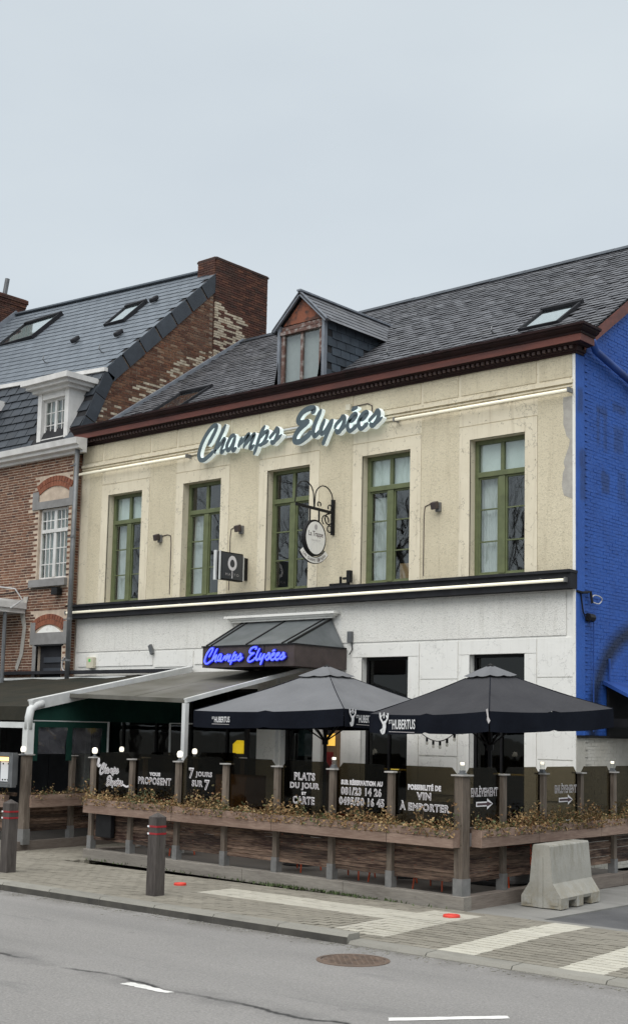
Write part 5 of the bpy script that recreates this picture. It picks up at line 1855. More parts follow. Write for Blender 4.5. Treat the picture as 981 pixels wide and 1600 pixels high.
# black square light box
sq = thing('light_box_sign', 'black square box sign with pale ring emblem beside the second window', 'sign', (-17.9, 18.1, 5.0))
qx = -17.82
MB().box(qx - 0.12, qx, 17.72, 18.33, 4.96, 5.50).build('case', M_BLACK, sq)
MB().box(qx - 0.015, qx + 0.008, 17.69, 17.72, 4.95, 5.51).box(qx - 0.15, qx - 0.095, 17.68, 17.72, 4.95, 5.52).box(qx - 0.10, qx + 0.005, 18.33, 18.36, 4.98, 5.46).build('edge_profile', M_WALU, sq)
MB().box(qx - 0.08, qx - 0.02, 18.36, 18.49, 5.0, 5.44).build('wall_bracket', M_BLACK, sq)
fc = MB().box(qx + 0.001, qx + 0.008, 17.75, 18.31, 4.98, 5.48).build('sign_face', basic('charcoal_face', (0.055, 0.06, 0.068), (0.04, 0.044, 0.05), 2, 0.4, 0), sq)
mb = MB()
for k in range(24):
    a0, a1 = 2 * math.pi * k / 24, 2 * math.pi * (k + 1) / 24
    def pp(a, r, e):
        return (qx + 0.010, 18.03 + r * math.cos(a) * 0.9, 5.28 + r * math.sin(a) * (1.18 if math.sin(a) > 0 else 1.0) + e)
    mb.quad(pp(a0, 0.07, 0), pp(a1, 0.07, 0), pp(a1, 0.135, 0), pp(a0, 0.135, 0))
mb.box(qx + 0.0085, qx + 0.0115, 18.02, 18.04, 5.0, 5.14)
mb.build('emblem', M_TXTW, fc)
put_text('MALTO', M_TXTG, fc, (qx + 0.0125, 18.03, 5.07), (0, 1, 0), (0, 0, 1), 0.36, 0.05, 0, 1.4)

# small wall fittings
def floodlight(x, z, label, flip=1):
    t = thing('wall_spotlight', label, 'spotlight', (x, 18.48, z), 'small spotlights on the facade')
    MB().box(x - 0.05, x + 0.05, 18.44, 18.49, z - 0.10, z + 0.06).build('back_plate', M_GALV, t)
    MB().obox((x - 0.02, 18.38, z), (0.055, 0, 0), (0, 0.05, 0.02), (0, -0.015, 0.06)).build('lamp_head', M_RUST, t, bevel=0.01)
    MB().tube([(x + 0.04, 18.48, z + 0.03), (x - 0.2 * flip, 18.482, z + 0.05), (x - 0.3 * flip, 18.482, z + 0.02), (x - 0.32 * flip, 18.482, z - 0.15), (x - 0.32 * flip, 18.483, z - 1.2)], 0.009, 5).build('cable', M_RUST, t)


floodlight(-20.37, 6.05, 'small spotlight with short cable between the first and second upper windows', -1)
floodlight(-18.02, 6.04, 'small spotlight on the cream wall above the black box sign')
floodlight(-13.28, 6.04, 'small spotlight with long cable between the two right upper windows')
t = thing('junction_box', 'small grey junction box on the white wall right of the canopy', 'box', (-15.2, 18.48, 3.8))
MB().box(-15.24, -15.15, 18.42, 18.49, 3.72, 3.92).build('case', M_ZINCP, t)
MB().tube([(-15.17, 18.47, 3.72), (-15.15, 18.47, 3.6), (-15.22, 18.47, 3.5)], 0.01, 5).build('cable', M_BLACK, t)
t = thing('camera_bracket', 'black spotlight on a bracket standing on the dark band', 'spotlight', (-15.2, 18.35, 4.75))
MB().box(-15.2, -15.12, 18.32, 18.40, 4.80, 5.02).build('lamp_head', M_BLACK, t)
MB().box(-15.62, -15.16, 18.34, 18.38, 4.76, 4.80).box(-15.38, -15.35, 18.34, 18.38, 4.8, 4.92).box(-15.30, -15.2, 18.33, 18.37, 4.86, 4.9).build('bracket', M_BLACK, t)
t = thing('alarm_box', 'ivory alarm box with green light on the left of the white wall', 'alarm', (-22.4, 18.45, 3.4))
MB().box(-22.52, -22.30, 18.40, 18.49, 3.36, 3.60).build('case', M_IVORY, t, bevel=0.01)
MB().box(-22.44, -22.38, 18.392, 18.40, 3.50, 3.56).build('indicator', emit('green_led', (0.05, 0.3, 0.06), 0.3), t)
t = MB().obox((-20.5, 18.44, 3.72), (0.03, 0, 0.02), (0, 0.03, 0), (-0.04, 0, 0.09)).build('wall_bracket', M_ZINCP, None, (-20.5, 18.45, 3.65))
tag(t, 'small tilted grey bracket on the white wall above the left awning', 'bracket')
t = thing('junction_box', 'small cream junction box under the cornice above the large script sign', 'box', (-15.3, 18.46, 8.1))
MB().box(-15.38, -15.27, 18.42, 18.49, 8.03, 8.14).build('case', M_IVORY, t)
MB().tube([(-15.27, 18.475, 8.09), (-14.9, 18.475, 8.10), (-14.8, 18.475, 8.05), (-14.79, 18.475, 7.9)], 0.010, 5).build('cable', M_RUST, t)

# ------------------------------------------------------------------ the terrace
FRC = Vector((-9.3, 13.54, 0))
FU, FV = Vector((-0.99823, 0.05948, 0)), Vector((0.05948, 0.99823, 0))
UP = Vector((0, 0, 1))


def F(s, d, z):           # front side: s runs left from the corner, d inwards
    return FRC + FU * s + FV * d + UP * z


GU, GV = Vector((-0.035, 0.9994, 0)), Vector((-0.9994, -0.035, 0))


def G(s, d, z):           # right side: s runs back from the corner, d inwards
    return FRC + GU * s + GV * d + UP * z


HU, HV = Vector((0.05948, 0.99823, 0)), Vector((0.99823, -0.05948, 0))
FLC = FRC + FU * 7.74


def H(s, d, z):           # left return
    return FLC + HU * s + HV * d + UP * z


def fbox(mb, fn, s0, s1, d0, d1, z0, z1, m=0):
    a = fn(1, 0, 0) - fn(0, 0, 0)
    b = fn(0, 1, 0) - fn(0, 0, 0)
    return mb.obox(fn((s0 + s1) / 2, (d0 + d1) / 2, (z0 + z1) / 2), a * (s1 - s0) / 2, b * (d1 - d0) / 2, UP * (z1 - z0) / 2, m)


te = thing('terrace_enclosure', 'weathered wooden terrace fence with tinted glass screens around the main terrace', 'fence', tuple(FRC))
# platform
mb = MB().add([tuple(F(0.06, 0.06, 0.125)), tuple(F(7.68, 0.06, 0.125)), (-17.0, 18.45, 0.125), (-9.5, 18.45, 0.125)], [(0, 1, 2, 3)])
mb.build('deck_floor', M_DECK, te)


def base_run(fn, s0, s1, cuts, mat_):
    pts = [s0] + cuts + [s1]
    for a, b in zip(pts[:-1], pts[1:]):
        fbox(MB(), fn, a + 0.004, b - 0.004, 0.0, 0.16, -0.02, 0.155 + jit(0.003)).build('base_beam', mat_, te, bevel=0.006)


base_run(F, 0.0, 7.74, [2.0, 3.95, 5.9], M_BASEX)
base_run(lambda s, d, z: G(s, d, z), 0.17, 6.3, [2.2, 4.3], M_BASEY)
base_run(H, 0.17, 3.4, [1.7], M_BASEY)


def post(fn, s, d, wood_, z1=1.60, w=0.045, cap=True, wide=None):
    wd_ = wide or w
    p = fbox(MB(), fn, s - wd_, s + wd_, d - w, d + w, 0.34, z1).build('post', wood_, te, bevel=0.004)
    fbox(MB(), fn, s - wd_ - 0.008, s + wd_ + 0.008, d - w - 0.008, d + w + 0.008, 0.10, 0.36).build('post_shoe', M_GALV, p)
    if cap:
        fbox(MB(), fn, s - wd_ - 0.03, s + wd_ + 0.03, d - w - 0.03, d + w + 0.03, z1, z1 + 0.018).build('post_cap', M_CAP, p)
    return p


FS = [0.13, 1.27, 2.31, 3.38, 4.46, 5.53, 6.66, 7.68]
GS = [0.13, 1.08, 2.12, 3.18, 4.20, 5.25]
HS = [1.10, 2.20, 3.30]
PD = 0.12
post(F, FS[0], PD, M_WZ, 1.60, 0.075, True, 0.065)
for s in FS[1:]:
    post(F, s, PD, M_WZ)
for s in GS[1:]:
    post(G, s, PD, M_WZ)
for s in HS:
    post(H, s, PD, M_WZ)


def plank_run(fn, s0, s1, mat_, zs=tuple(0.30 + 0.0545 * k for k in range(8)), hgt=0.052):
    for z in zs:
        a_ = fn(1, 0, 0) - fn(0, 0, 0)
        b_ = fn(0, 1, 0) - fn(0, 0, 0)
        tl_ = 0.20 + jit(0.06)
        MB().obox(fn((s0 + s1) / 2, PD + 0.018 + jit(0.003), z + hgt / 2 + jit(0.002)), a_ * ((s1 - s0) / 2 - 0.002), b_ * 0.009 * math.cos(tl_) - UP * 0.009 * math.sin(tl_), UP * (hgt / 2) * math.cos(tl_) + b_ * (hgt / 2) * math.sin(tl_)).build('plank', mat_, te)


def glass_bay(fn, s0, s1, z0=0.97, z1=1.70, c=0.11):
    pts = [(s0, z0), (s1, z0), (s1, z1 - c), (s1 - c, z1), (s0 + c, z1), (s0, z1 - c)]
    mb = MB().prism([fn(s, PD + 0.012, z) for s, z in pts], fn(0, 0.006, 0) - fn(0, 0, 0))
    return mb.build('glass_pane', M_TINT, te)


panes = {}
for i in range(len(FS) - 1):
    a, b = FS[i] + (0.066 if i == 0 else 0.046), FS[i + 1] - 0.046
    plank_run(F, a, b, M_WX)
    panes[('F', i)] = glass_bay(F, a, b)
    fbox(MB(), F, a + 0.002, b - 0.002, PD - 0.03, PD + 0.03, 0.90, 0.96).build('rail', M_WX, te)
for i in range(len(GS) - 1):
    a, b = GS[i] + (0.076 if i == 0 else 0.046), GS[i + 1] - 0.046
    plank_run(G, a, b, M_WY)
    panes[('G', i)] = glass_bay(G, a, b)
    fbox(MB(), G, a + 0.002, b - 0.002, PD - 0.03, PD + 0.03, 0.90, 0.96).build('rail', M_WY, te)
hs = [FS[0] * 0 + 0.17] + HS
for i in range(len(hs) - 1):
    a, b = hs[i] + 0.046, hs[i + 1] - 0.046
    plank_run(H, a, b, M_WY)
    panes[('H', i)] = glass_bay(H, a, b)

# lettering on the panes
FRT = -FU


def front_txt(pane, body, s0, s1, z0, z1, core=None, off=0.03, sp=1.12):
    c = F((s0 + s1) / 2, PD + 0.010, (z0 + z1) / 2)
    outlined(body, pane, c, FRT, UP, abs(s0 - s1) - 0.03, z1 - z0 - 0.03, core, off, sp)


# the script name on the first pane
pn = panes[('F', 6)]
lay = {k: (MB(), MB()) for k in range(3)}
for q, (w, pts) in enumerate(STROKES):
    second = q >= 14
    p2 = []
    for a, b in pts:
        if second:
            a, b = (a - 2.35) * 0.20 + 0.27, b * 0.24
        else:
            a, b = a * 0.215 + 0.13, b * 0.25 + 0.185
        p2.append((a, b))
    to3 = lambda a, b, d: tuple(F(7.66 - a, PD + 0.010 - d, 1.14 + b))
    ribbon(lay[int(second)][0], p2, 0.034, to3, 0.003 + 0.0001 * q, 0.002, 0, 0, False, 4)
    ribbon(lay[int(second)][1], p2, 0.005, to3, 0.0075 + 0.0001 * q, 0.007, 0, 0, False, 4)
tail = [(0.68, 0.07), (0.76, 0.06), (0.84, 0.035), (0.92, 0.06)]
ribbon(lay[1][0], tail, 0.03, to3, 0.006, 0.005, 0, 0, False, 4)
ribbon(lay[2][0], [(0.06, 0.33), (0.10, 0.42), (0.085, 0.45), (0.06, 0.36), (0.10, 0.335), (0.14, 0.36)], 0.04, to3, 0.0062, 0.005, 0, 0, False, 4)
for k in range(3):
    lay[k][0].build('lettering', M_TXTW, pn)
    if k < 2:
        lay[k][1].build('lettering', M_TXTD, pn)
pn = panes[('F', 5)]
front_txt(pn, 'VOUS', 6.26, 5.98, 1.355, 1.435, M_TXTG, 0.05)
front_txt(pn, 'PROPOSENT', 6.54, 5.72, 1.225, 1.355)
pn = panes[('F', 4)]
front_txt(pn, '7', 5.32, 5.20, 1.36, 1.53)
front_txt(pn, 'JOURS', 5.17, 4.78, 1.37, 1.485)
front_txt(pn, 'SUR', 5.25, 4.99, 1.24, 1.355)
front_txt(pn, '7', 4.96, 4.84, 1.20, 1.365)
pn = panes[('F', 2)]
front_txt(pn, 'PLATS', 3.08, 2.66, 1.425, 1.55)
front_txt(pn, 'DU JOUR', 3.16, 2.58, 1.29, 1.415)
front_txt(pn, 'ET', 2.93, 2.82, 1.225, 1.29, M_TXTG, 0.05)
front_txt(pn, 'CARTE', 3.10, 2.66, 1.10, 1.225)
pn = panes[('F', 1)]
front_txt(pn, 'SUR RÉSERVATION AU', 2.19, 1.43, 1.40, 1.50, M_TXTG, 0.05)
front_txt(pn, '081/23 14 26', 2.19, 1.45, 1.268, 1.39)
front_txt(pn, '0495/50 16 45', 2.22, 1.40, 1.135, 1.26)
pn = panes[('F', 0)]
front_txt(pn, 'POSSIBILITÉ DE', 1.02, 0.46, 1.385, 1.49, M_TXTG, 0.05)
front_txt(pn, 'VIN', 0.87, 0.62, 1.265, 1.38)
front_txt(pn, 'À EMPORTER', 1.15, 0.33, 1.125, 1.265)
for i, (s0, s1) in ((0, (0.33, 1.00)), (2, (2.46, 3.12))):
    pn = panes[('G', i)]
    c = G((s0 + s1) / 2, PD + 0.010, 1.405)
    outlined('ENLÈVEMENT', pn, c, GU, UP, s1 - s0 - 0.04, 0.125, None, 0.025, 1.12)
    m = (s0 + s1) / 2
    arrow = [(-0.2, 0.03), (0.06, 0.03), (0.06, 0.07), (0.2, 0.0), (0.06, -0.07), (0.06, -0.03), (-0.2, -0.03)]
    for sc, mat_, dd in ((1.0, M_TXTW, 0.006), (0.62, M_TXTD, 0.003)):
        q = [(x * (0.9 if sc < 1 else 1), y_ * sc * (0.75 if sc < 1 else 1)) for x, y_ in arrow]
        MB().add([tuple(G(m + x, dd, 1.245 + y_)) for x, y_ in [(a, b) for a, b in q]] if False else [tuple(G(m + x, PD + dd, 1.245 + y_)) for x, y_ in q], [tuple(range(7))]).build('arrow', mat_, pn)

# planters and their plants
def planter(fn, s0, s1, mat_, label, d0=-0.10, d1=0.07, z0=0.735, z1=0.955):
    org = fn((s0 + s1) / 2, 0, z0)
    t = thing('planter_box', label, 'planter', tuple(org), 'wooden planters hung on the terrace fences')
    zm = (z0 + z1) / 2 + 0.01
    fbox(MB(), fn, s0, s1, d0, d0 + 0.022, z0, zm - 0.002).build('board', mat_, t)
    fbox(MB(), fn, s0 + 0.003, s1 - 0.003, d0 + 0.002, d0 + 0.024, zm + 0.002, z1).build('board', mat_, t)
    for a, b in ((s0 + 0.001, s0 + 0.02), (s1 - 0.02, s1 - 0.001)):
        fbox(MB(), fn, a, b, d0 + 0.0245, d1 - 0.02, z0 + 0.003, z1 - 0.004).build('end_board', mat_, t)
    fbox(MB(), fn, s0 + 0.022, s1 - 0.022, d0 + 0.025, d1 - 0.022, z0 + 0.004, z0 + 0.022).build('bottom_board', mat_, t)
    fbox(MB(), fn, s0 + 0.022, s1 - 0.022, d0 + 0.025, d1 - 0.022, z0 + 0.023, z1 - 0.03).build('soil', M_SOIL, t)
    return t


def plants(fn, s0, s1, label, dens=800, d0=-0.10, d1=0.07, z=0.93):
    org = fn((s0 + s1) / 2, 0, z - 0.02)
    t = thing('creeping_plant', label, 'plant', tuple(org), 'withering plants in the terrace planters')
    mb, ms = MB(), MB()
    L = s1 - s0
    for k in range(int(dens * L)):
        s = random.uniform(s0 - 0.03, s1 + 0.03)
        env = 0.7 + 0.45 * math.sin(s * 4.1 + 1.3) + 0.35 * math.sin(s * 11.7)
        if env < 0.25 and random.random() < 0.6:
            continue
        hh = abs(random.gauss(0, 0.09)) * max(env, 0.3)
        d = random.uniform(d0 - 0.04, d1 - 0.02)
        zz = z + 0.02 + hh
        if d < d0:
            zz = z + random.uniform(-0.07, 0.06)
        leaf(mb, fn(s, d, zz), None, 1 if random.random() < 0.16 + 0.14 * math.sin(s * 3.3) else 0)
    for k in range(int(7 * L)):
        s = random.uniform(s0, s1)
        d = random.uniform(d0 + 0.03, d1 - 0.03)
        p = fn(s, d, z)
        top = random.uniform(0.12, 0.30) if random.random() < 0.6 else random.uniform(0.06, 0.14)
        q = p + Vector((jit(0.06), jit(0.06), top))
        mid = (p + q) / 2 + Vector((jit(0.02), jit(0.02), 0))
        ms.tube([p, mid, q], [0.004, 0.003, 0.0015], 4, cap=False)
        for j in range(int(top * 45)):
            f = random.uniform(0.25, 1.05)
            c = p.lerp(q, f) + Vector((jit(0.025), jit(0.025), jit(0.015)))
            leaf(mb, c)
    lf = mb.build('leaves', [M_LEAF, M_LEAFG], t, kind='stuff')
    ms.build('stems', M_STEM, t, kind='stuff')
    return t


def leaf(mb, c, size=None, m=0):
    r = size or random.uniform(0.012, 0.028)
    a = Vector((jit(1), jit(1), jit(0.8)))
    if a.length < 0.05:
        a = Vector((1, 0, 0))
    a.normalize()
    b = a.cross(Vector((jit(1), jit(1), jit(1) + 0.3)))
    if b.length < 0.05:
        b = a.orthogonal()
    b.normalize()
    n_ = a.cross(b)
    c = Vector(c)
    mb.add([c - a * r, c + b * r * 0.55 + n_ * r * 0.2, c + a * r, c - b * r * 0.55 + n_ * r * 0.2], [(0, 1, 2), (0, 2, 3)], m)


for s0, s1, lab, lp in ((0.10, 1.16, 'short planter under the VIN À EMPORTER pane beside the corner post', 'withering plants in the planter under the VIN À EMPORTER pane'),
                        (1.17, 3.27, 'long planter under the telephone numbers and CARTE panes', 'withering plants under the telephone numbers and CARTE panes'),
                        (3.28, 5.42, 'long planter under the 7 JOURS SUR 7 pane', 'withering plants under the 7 JOURS SUR 7 pane'),
                        (5.43, 7.64, 'long planter at the left end, under the PROPOSENT pane', 'withering plants under the PROPOSENT pane at the left end')):
    planter(F, s0, s1, M_PLX, lab)
    plants(F, s0, s1, lp)
for s0, s1, lab, lp in ((0.24, 1.66, 'side planter under the first ENLÈVEMENT arrow', 'withering plants under the first ENLÈVEMENT arrow'),
                        (1.67, 3.40, 'side planter above the concrete barrier, under the second ENLÈVEMENT arrow', 'withering plants above the concrete barrier'),
                        (3.41, 5.2, 'side planter at the right edge of the picture', 'withering plants at the right edge of the picture')):
    planter(G, s0, s1, M_PLY, lab)
    plants(G, s0, s1, lp)
planter(H, 0.3, 2.3, M_PLY, 'planter on the left return of the main terrace, facing the passage', 0.18, 0.33)
plants(H, 0.3, 2.3, 'withering plants on the left return of the main terrace', 300, 0.18, 0.33)


# solar lamps on the posts
def lamp_square():
    t = thing('post_lamp', 'x', 'lamp', (0, 0, 0), 'lit lamps on the terrace posts')
    MB().box(-0.04, 0.04, -0.04, 0.04, 0.0, 0.02).box(-0.028, 0.028, -0.028, 0.028, 0.02, 0.05).build('base', M_ZINCP, t)
    MB().lathe((0, 0, 0.0), [(0.032, 0.052), (0.036, 0.10), (0.040, 0.15)], 14).build('diffuser', glass('lamp_plastic', (0.9, 0.9, 0.88), 0.05, 0.2), t)
    MB().lathe((0, 0, 0.0), [(0.024, 0.115), (0.028, 0.145), (0.02, 0.150)], 12).build('bulb', M_BULB, t)
    return t


def lamp_round():
    t = thing('post_lamp', 'x', 'lamp', (0, 0, 0), 'lit lamps on the terrace posts')
    MB().lathe((0, 0, 0), [(0.045, 0), (0.045, 0.012), (0.022, 0.02), (0.022, 0.05), (0.032, 0.055)], 14).build('base', M_ZINCP, t)
    MB().lathe((0, 0, 0), [(0.030, 0.056), (0.042, 0.075), (0.045, 0.11), (0.036, 0.14), (0.015, 0.152)], 14).build('bulb', M_BULB, t, smooth=True)
    return t


LSQ, LRD = lamp_square(), lamp_round()
LSQ.location = F(FS[0], PD, 1.618)
LSQ['label'] = 'square lit lamp on the corner post of the main terrace'
LRD.location = F(FS[7], PD, 1.618)
LRD['label'] = 'round lit lamp on the left end post of the main terrace'
copy_tree(LSQ, F(FS[2], PD, 1.618), 'square lit lamp on the post left of the telephone numbers')
copy_tree(LSQ, G(GS[2], PD, 1.618), 'square lit lamp on the post left of the second ENLÈVEMENT sign')
copy_tree(LSQ, G(GS[4], PD, 1.618), 'square lit lamp on the post at the right edge of the picture')
copy_tree(LRD, F(FS[5], PD, 1.618), 'round lit lamp on the post left of 7 JOURS SUR 7')
copy_tree(LRD, H(HS[1], PD, 1.618), 'round lit lamp just behind the white awning post')

# ------------------------------------------------------------------ terrace on the left of the passage
KU, KV = Vector((-0.10, 0.995, 0)), Vector((-0.995, -0.10, 0))
KC = Vector((-18.60, 13.85, 0))


def K(s, d, z):          # its right side, s back, d inwards (left)
    return KC + KU * s + KV * d + UP * z


def J(s, d, z):          # its front, s to the left, d inwards (back)
    return KC + KV * s + KU * d + UP * z


le = thing('terrace_enclosure', 'weathered wooden terrace fence left of the passage', 'fence', tuple(KC))
fbox(MB(), K, 0.0, 2.9, 0.0, 0.15, -0.02, 0.15).build('base_beam', M_BASEY, le)
fbox(MB(), J, 0.152, 4.0, 0.002, 0.15, -0.02, 0.148).build('base_beam', M_BASEX, le)
mb = MB().add([tuple(K(0.1, 0.1, 0.12)), tuple(K(4.3, 0.1, 0.12)), tuple(K(4.3, 5, 0.12)), tuple(K(0.1, 5, 0.12))], [(0, 1, 2, 3)])
mb.build('deck_floor', M_DECK, le)
te_save, te = te, le
post(K, 0.18, 0.02, M_WZ, 1.60, 0.07)
post(K, 1.35, 0.11, M_WZ, 1.58)
post(K, 2.60, 0.11, M_RUST, 1.58)
post(J, 1.4, 0.11, M_WZ, 1.58)
for a, b in ((0.18, 1.30), (1.40, 2.55)):
    plank_run(K, a, b, M_WY)
    fbox(MB(), K, a, b, 0.10, 0.16, 0.90, 0.96).build('rail', M_WY, le)
plank_run(J, 0.19, 1.34, M_WX)
fbox(MB(), J, 0.19, 1.34, 0.10, 0.16, 0.90, 0.96).build('rail', M_WX, le)
te = te_save
planter(K, 0.22, 1.72, M_PLY, 'planter on the side of the left terrace beside the passage', -0.10, 0.03, 0.72, 0.93)
plants(K, 0.22, 1.72, 'withering plants on the side of the left terrace', 230, -0.10, 0.03, 0.91)
planter(J, 0.22, 1.9, M_PLX, 'planter under the lit menu box at the left edge', -0.10, 0.03, 0.72, 0.93)
plants(J, 0.22, 1.9, 'withering plants under the lit menu box', 230, -0.10, 0.03, 0.91)
copy_tree(LRD, K(0.02, -0.06, 1.60), 'round lit lamp on the corner post of the left terrace')
copy_tree(LRD, K(2.60, 0.11, 1.60), 'round lit lamp on the dark post behind the script pane')

# lit menu box
J0 = J
J = lambda s, d, z: J0(s - 0.10, d - 0.03, z)
mn = thing('menu_box', 'lit menu box with white sheets at the left edge', 'menu board', tuple(J(0.6, -0.05, 1.1)))
fbox(MB(), J, 0.14, 1.3, -0.02, 0.04, 1.10, 1.62).build('case', M_ZINCP, mn)
mb = MB()
for a, b, c, d in ((0.14, 1.3, 1.58, 1.64), (0.14, 1.3, 1.06, 1.12), (0.10, 0.20, 1.06, 1.64)):
    fbox(mb, J, a, b, -0.12, -0.021, c, d)
mb.build('frame', M_ZINCP, mn)
fbox(MB(), J, 0.22, 1.28, -0.05, -0.021, 1.50, 1.56).build('light_strip', emit('menu_light', (1.0, 0.62, 0.22), 1.0), mn)
for a in (0.24, 0.52, 0.80):
    sh = fbox(MB(), J, a, a + 0.25, -0.026, -0.0215, 1.15, 1.49).build('menu_sheet', M_PAPER, mn)
    for q in (0.06, 0.19):
        for z in (1.18, 1.45):
            fbox(MB(), J, a + q - 0.012, a + q + 0.012, -0.034, -0.027, z - 0.012, z + 0.012).build('pin', M_BLACK, sh)

J = J0

# mail box on the main fence
o = fbox(MB(), F, 7.05, 7.45, 0.02, 0.10, 0.36, 0.72).build('mail_box', M_BLACK, None, tuple(F(7.25, 0.06, 0.36)), bevel=0.01)
tag(o, 'black mail box on the left end of the main terrace fence', 'mail box')

# ------------------------------------------------------------------ awnings
aw = thing('awning', 'brown canvas awning with white frame over the left terrace', 'awning', (-21.5, 16.2, 0))
fy = 14.05
fa, fb = Vector((-18.62, fy, 2.44)), Vector((-19.25, 18.40, 3.25))
wa, wb = Vector((-18.62, fy, 2.40)), Vector((-19.2, 18.38, 3.22))
# canvas, slightly sagging
mb = MB()
nx, ny = 10, 10
vs_ = []
for i in range(nx + 1):
    for k in range(ny + 1):
        t_ = k / ny
        x = wa.x + (wb.x - wa.x) * t_ - 8.0 * i / nx
        vs_.append((x, fy + 0.02 + (18.36 - fy) * t_, 2.43 + (3.20 - 2.43) * t_ - 0.05 * math.sin(math.pi * t_) - 0.03 * math.sin(math.pi * (i * 5 / nx % 1))))
mb.add(vs_, [(i * (ny + 1) + k, (i + 1) * (ny + 1) + k, (i + 1) * (ny + 1) + k + 1, i * (ny + 1) + k + 1) for i in range(nx) for k in range(ny)])
mb.build('canvas', M_AWN, aw, smooth=True)
mb = MB()
vs_ = []
for i in range(41):
    x = -18.66 - 8 * i / 40
    vs_ += [(x, fy - 0.01, 2.43), (x, fy - 0.03 + 0.01 * math.sin(i * 1.7), 2.19)]
mb.add(vs_, [(2 * i, 2 * i + 2, 2 * i + 3, 2 * i + 1) for i in range(40)])
mb.build('valance', M_AWN, aw)
MB().box(-27, -18.70, fy - 0.05, fy + 0.03, 2.06, 2.16).build('front_beam', M_WALU, aw)
MB().beam(fa, fb, 0.09, 0.16).build('rafter', M_WALU, aw)
MB().beam(fa + Vector((-0.02, 0, 0.09)), fb + Vector((-0.02, 0, 0.09)), 0.13, 0.03).build('rafter_lip', M_WALU, aw)
MB().tube([fa + Vector((0, 0.25, 0.045)), fa + Vector((0, 0.10, 0.01)), fa + Vector((0, 0.0, -0.06)), fa + Vector((0, -0.03, -0.2)), fa + Vector((0, -0.03, -0.4))], 0.072, 10).build('elbow', M_WALU, aw, smooth=True)
MB().box(-18.70, -18.56, fy - 0.09, fy + 0.05, 1.62, 2.15).build('front_post', M_WALU, aw)
MB().beam((-19.3, 18.38, 3.27), (-28, 18.1, 3.27), 0.22, 0.07).build('wall_cassette', M_DKBAND, aw)
MB().beam((-21.0, 18.22, 3.14), (-28, 17.95, 3.12), 0.04, 0.05).build('cassette_trim', M_WALU, aw)
MB().box(-27.02, -27.0, fy, 18.1, 0.1, 3.1).build('side_canvas', M_DKGREEN, aw)  # unseen end canvas, added to keep light out of the left terrace
# green side canvas with a clear window
CUX = -18.66


def side_pt(yy, z):
    return (CUX - 0.14 * (yy - fy), yy, z)


zr = lambda yy: 2.36 + (3.25 - 2.44) * (yy - fy) / (18.4 - fy)
mb = MB().prism([side_pt(fy + 0.1, 2.2), side_pt(18.3, 2.2), side_pt(18.3, zr(18.3)), side_pt(fy + 0.1, zr(fy + 0.1))], (0.015, 0, 0))
mb.build('side_canvas', M_DKGREEN, aw)
mb = MB()
for y0, y1 in ((14.15, 14.28), (14.98, 15.12), (15.88, 16.02)):
    mb.prism([side_pt(y0, 1.5), side_pt(y1, 1.5), side_pt(y1, 2.18), side_pt(y0, 2.18)], (0.01, 0, 0))
mb.prism([side_pt(14.28, 2.08), side_pt(15.88, 2.08), side_pt(15.88, 2.18), side_pt(14.28, 2.18)], (0.009, 0, 0))
mb.build('side_canvas', M_DKGREEN, aw)
for y0, y1 in ((14.28, 14.98), (15.12, 15.88)):
    mb = MB()
    n = 12
    vs_ = []
    for i in range(n + 1):
        for k in range(n + 1):
            p = side_pt(y0 + (y1 - y0) * i / n, 1.62 + 0.46 * k / n)
            vs_.append((p[0] + 0.02 * math.sin(i * 0.35 + k * 0.3) + 0.008 * math.sin(k * 0.5 - i * 0.3), p[1], p[2]))
    mb.add(vs_, [(i * (n + 1) + k, (i + 1) * (n + 1) + k, (i + 1) * (n + 1) + k + 1, i * (n + 1) + k + 1) for i in range(n) for k in range(n)])
    mb.build('clear_window', M_CLEAR, aw, smooth=True)
MB().tube([side_pt(14.1, 2.19), side_pt(16.06, 2.20)], 0.016, 8).tube([side_pt(16.06, 2.20), side_pt(16.06, 1.2)], 0.022, 8).build('curtain_rail', M_WALU, aw)

a2 = thing('awning', 'pale grey sloping awning with white frame between left awning and parasols', 'awning', (-17.4, 16.6, 0))
p0, p1 = Vector((-15.80, 15.0, 2.53)), Vector((-16.15, 18.35, 3.22))
q0, q1 = Vector((-18.72, 15.0, 2.62)), Vector((-19.15, 18.35, 3.20))
mb = MB()
nx, ny = 8, 8
vs_ = []
for i in range(nx + 1):
    for k in range(ny + 1):
        a = p0.lerp(q0, i / nx)
        b = p1.lerp(q1, i / nx)
        p = a.lerp(b, k / ny)
        vs_.append((p.x, p.y, p.z + 0.03 - 0.04 * math.sin(math.pi * k / ny) * abs(math.sin(math.pi * i / 4))))
mb.add(vs_, [(i * (ny + 1) + k, (i + 1) * (ny + 1) + k, (i + 1) * (ny + 1) + k + 1, i * (ny + 1) + k + 1) for i in range(nx) for k in range(ny)])
mb.build('sheet', M_POLY, a2, smooth=True)
MB().beam(p0 + Vector((0.03, -0.03, 0.03)), q0 + Vector((0, -0.03, 0.03)), 0.05, 0.07).build('front_beam', M_POLY, a2)
MB().beam(p0 + Vector((0.05, -0.05, 0.03)), p1 + Vector((0.05, 0, 0.05)), 0.06, 0.07).build('rafter', M_WALU, a2)
MB().box(-15.80, -15.72, 14.93, 15.01, 0.12, 2.52).build('front_post', M_WALU, a2)
MB().beam(p0.lerp(q0, 0.5) + Vector((0, 0, 0.01)), p1.lerp(q1, 0.5), 0.04, 0.05).build('middle_rafter', M_POLY, a2)

MB().tube([(-18.05, 16.8, 0.13), (-18.08, 16.8, 2.2), (-16.9, 16.8, 2.2)], 0.02, 6).build('inner_frame', M_WALU, a2)
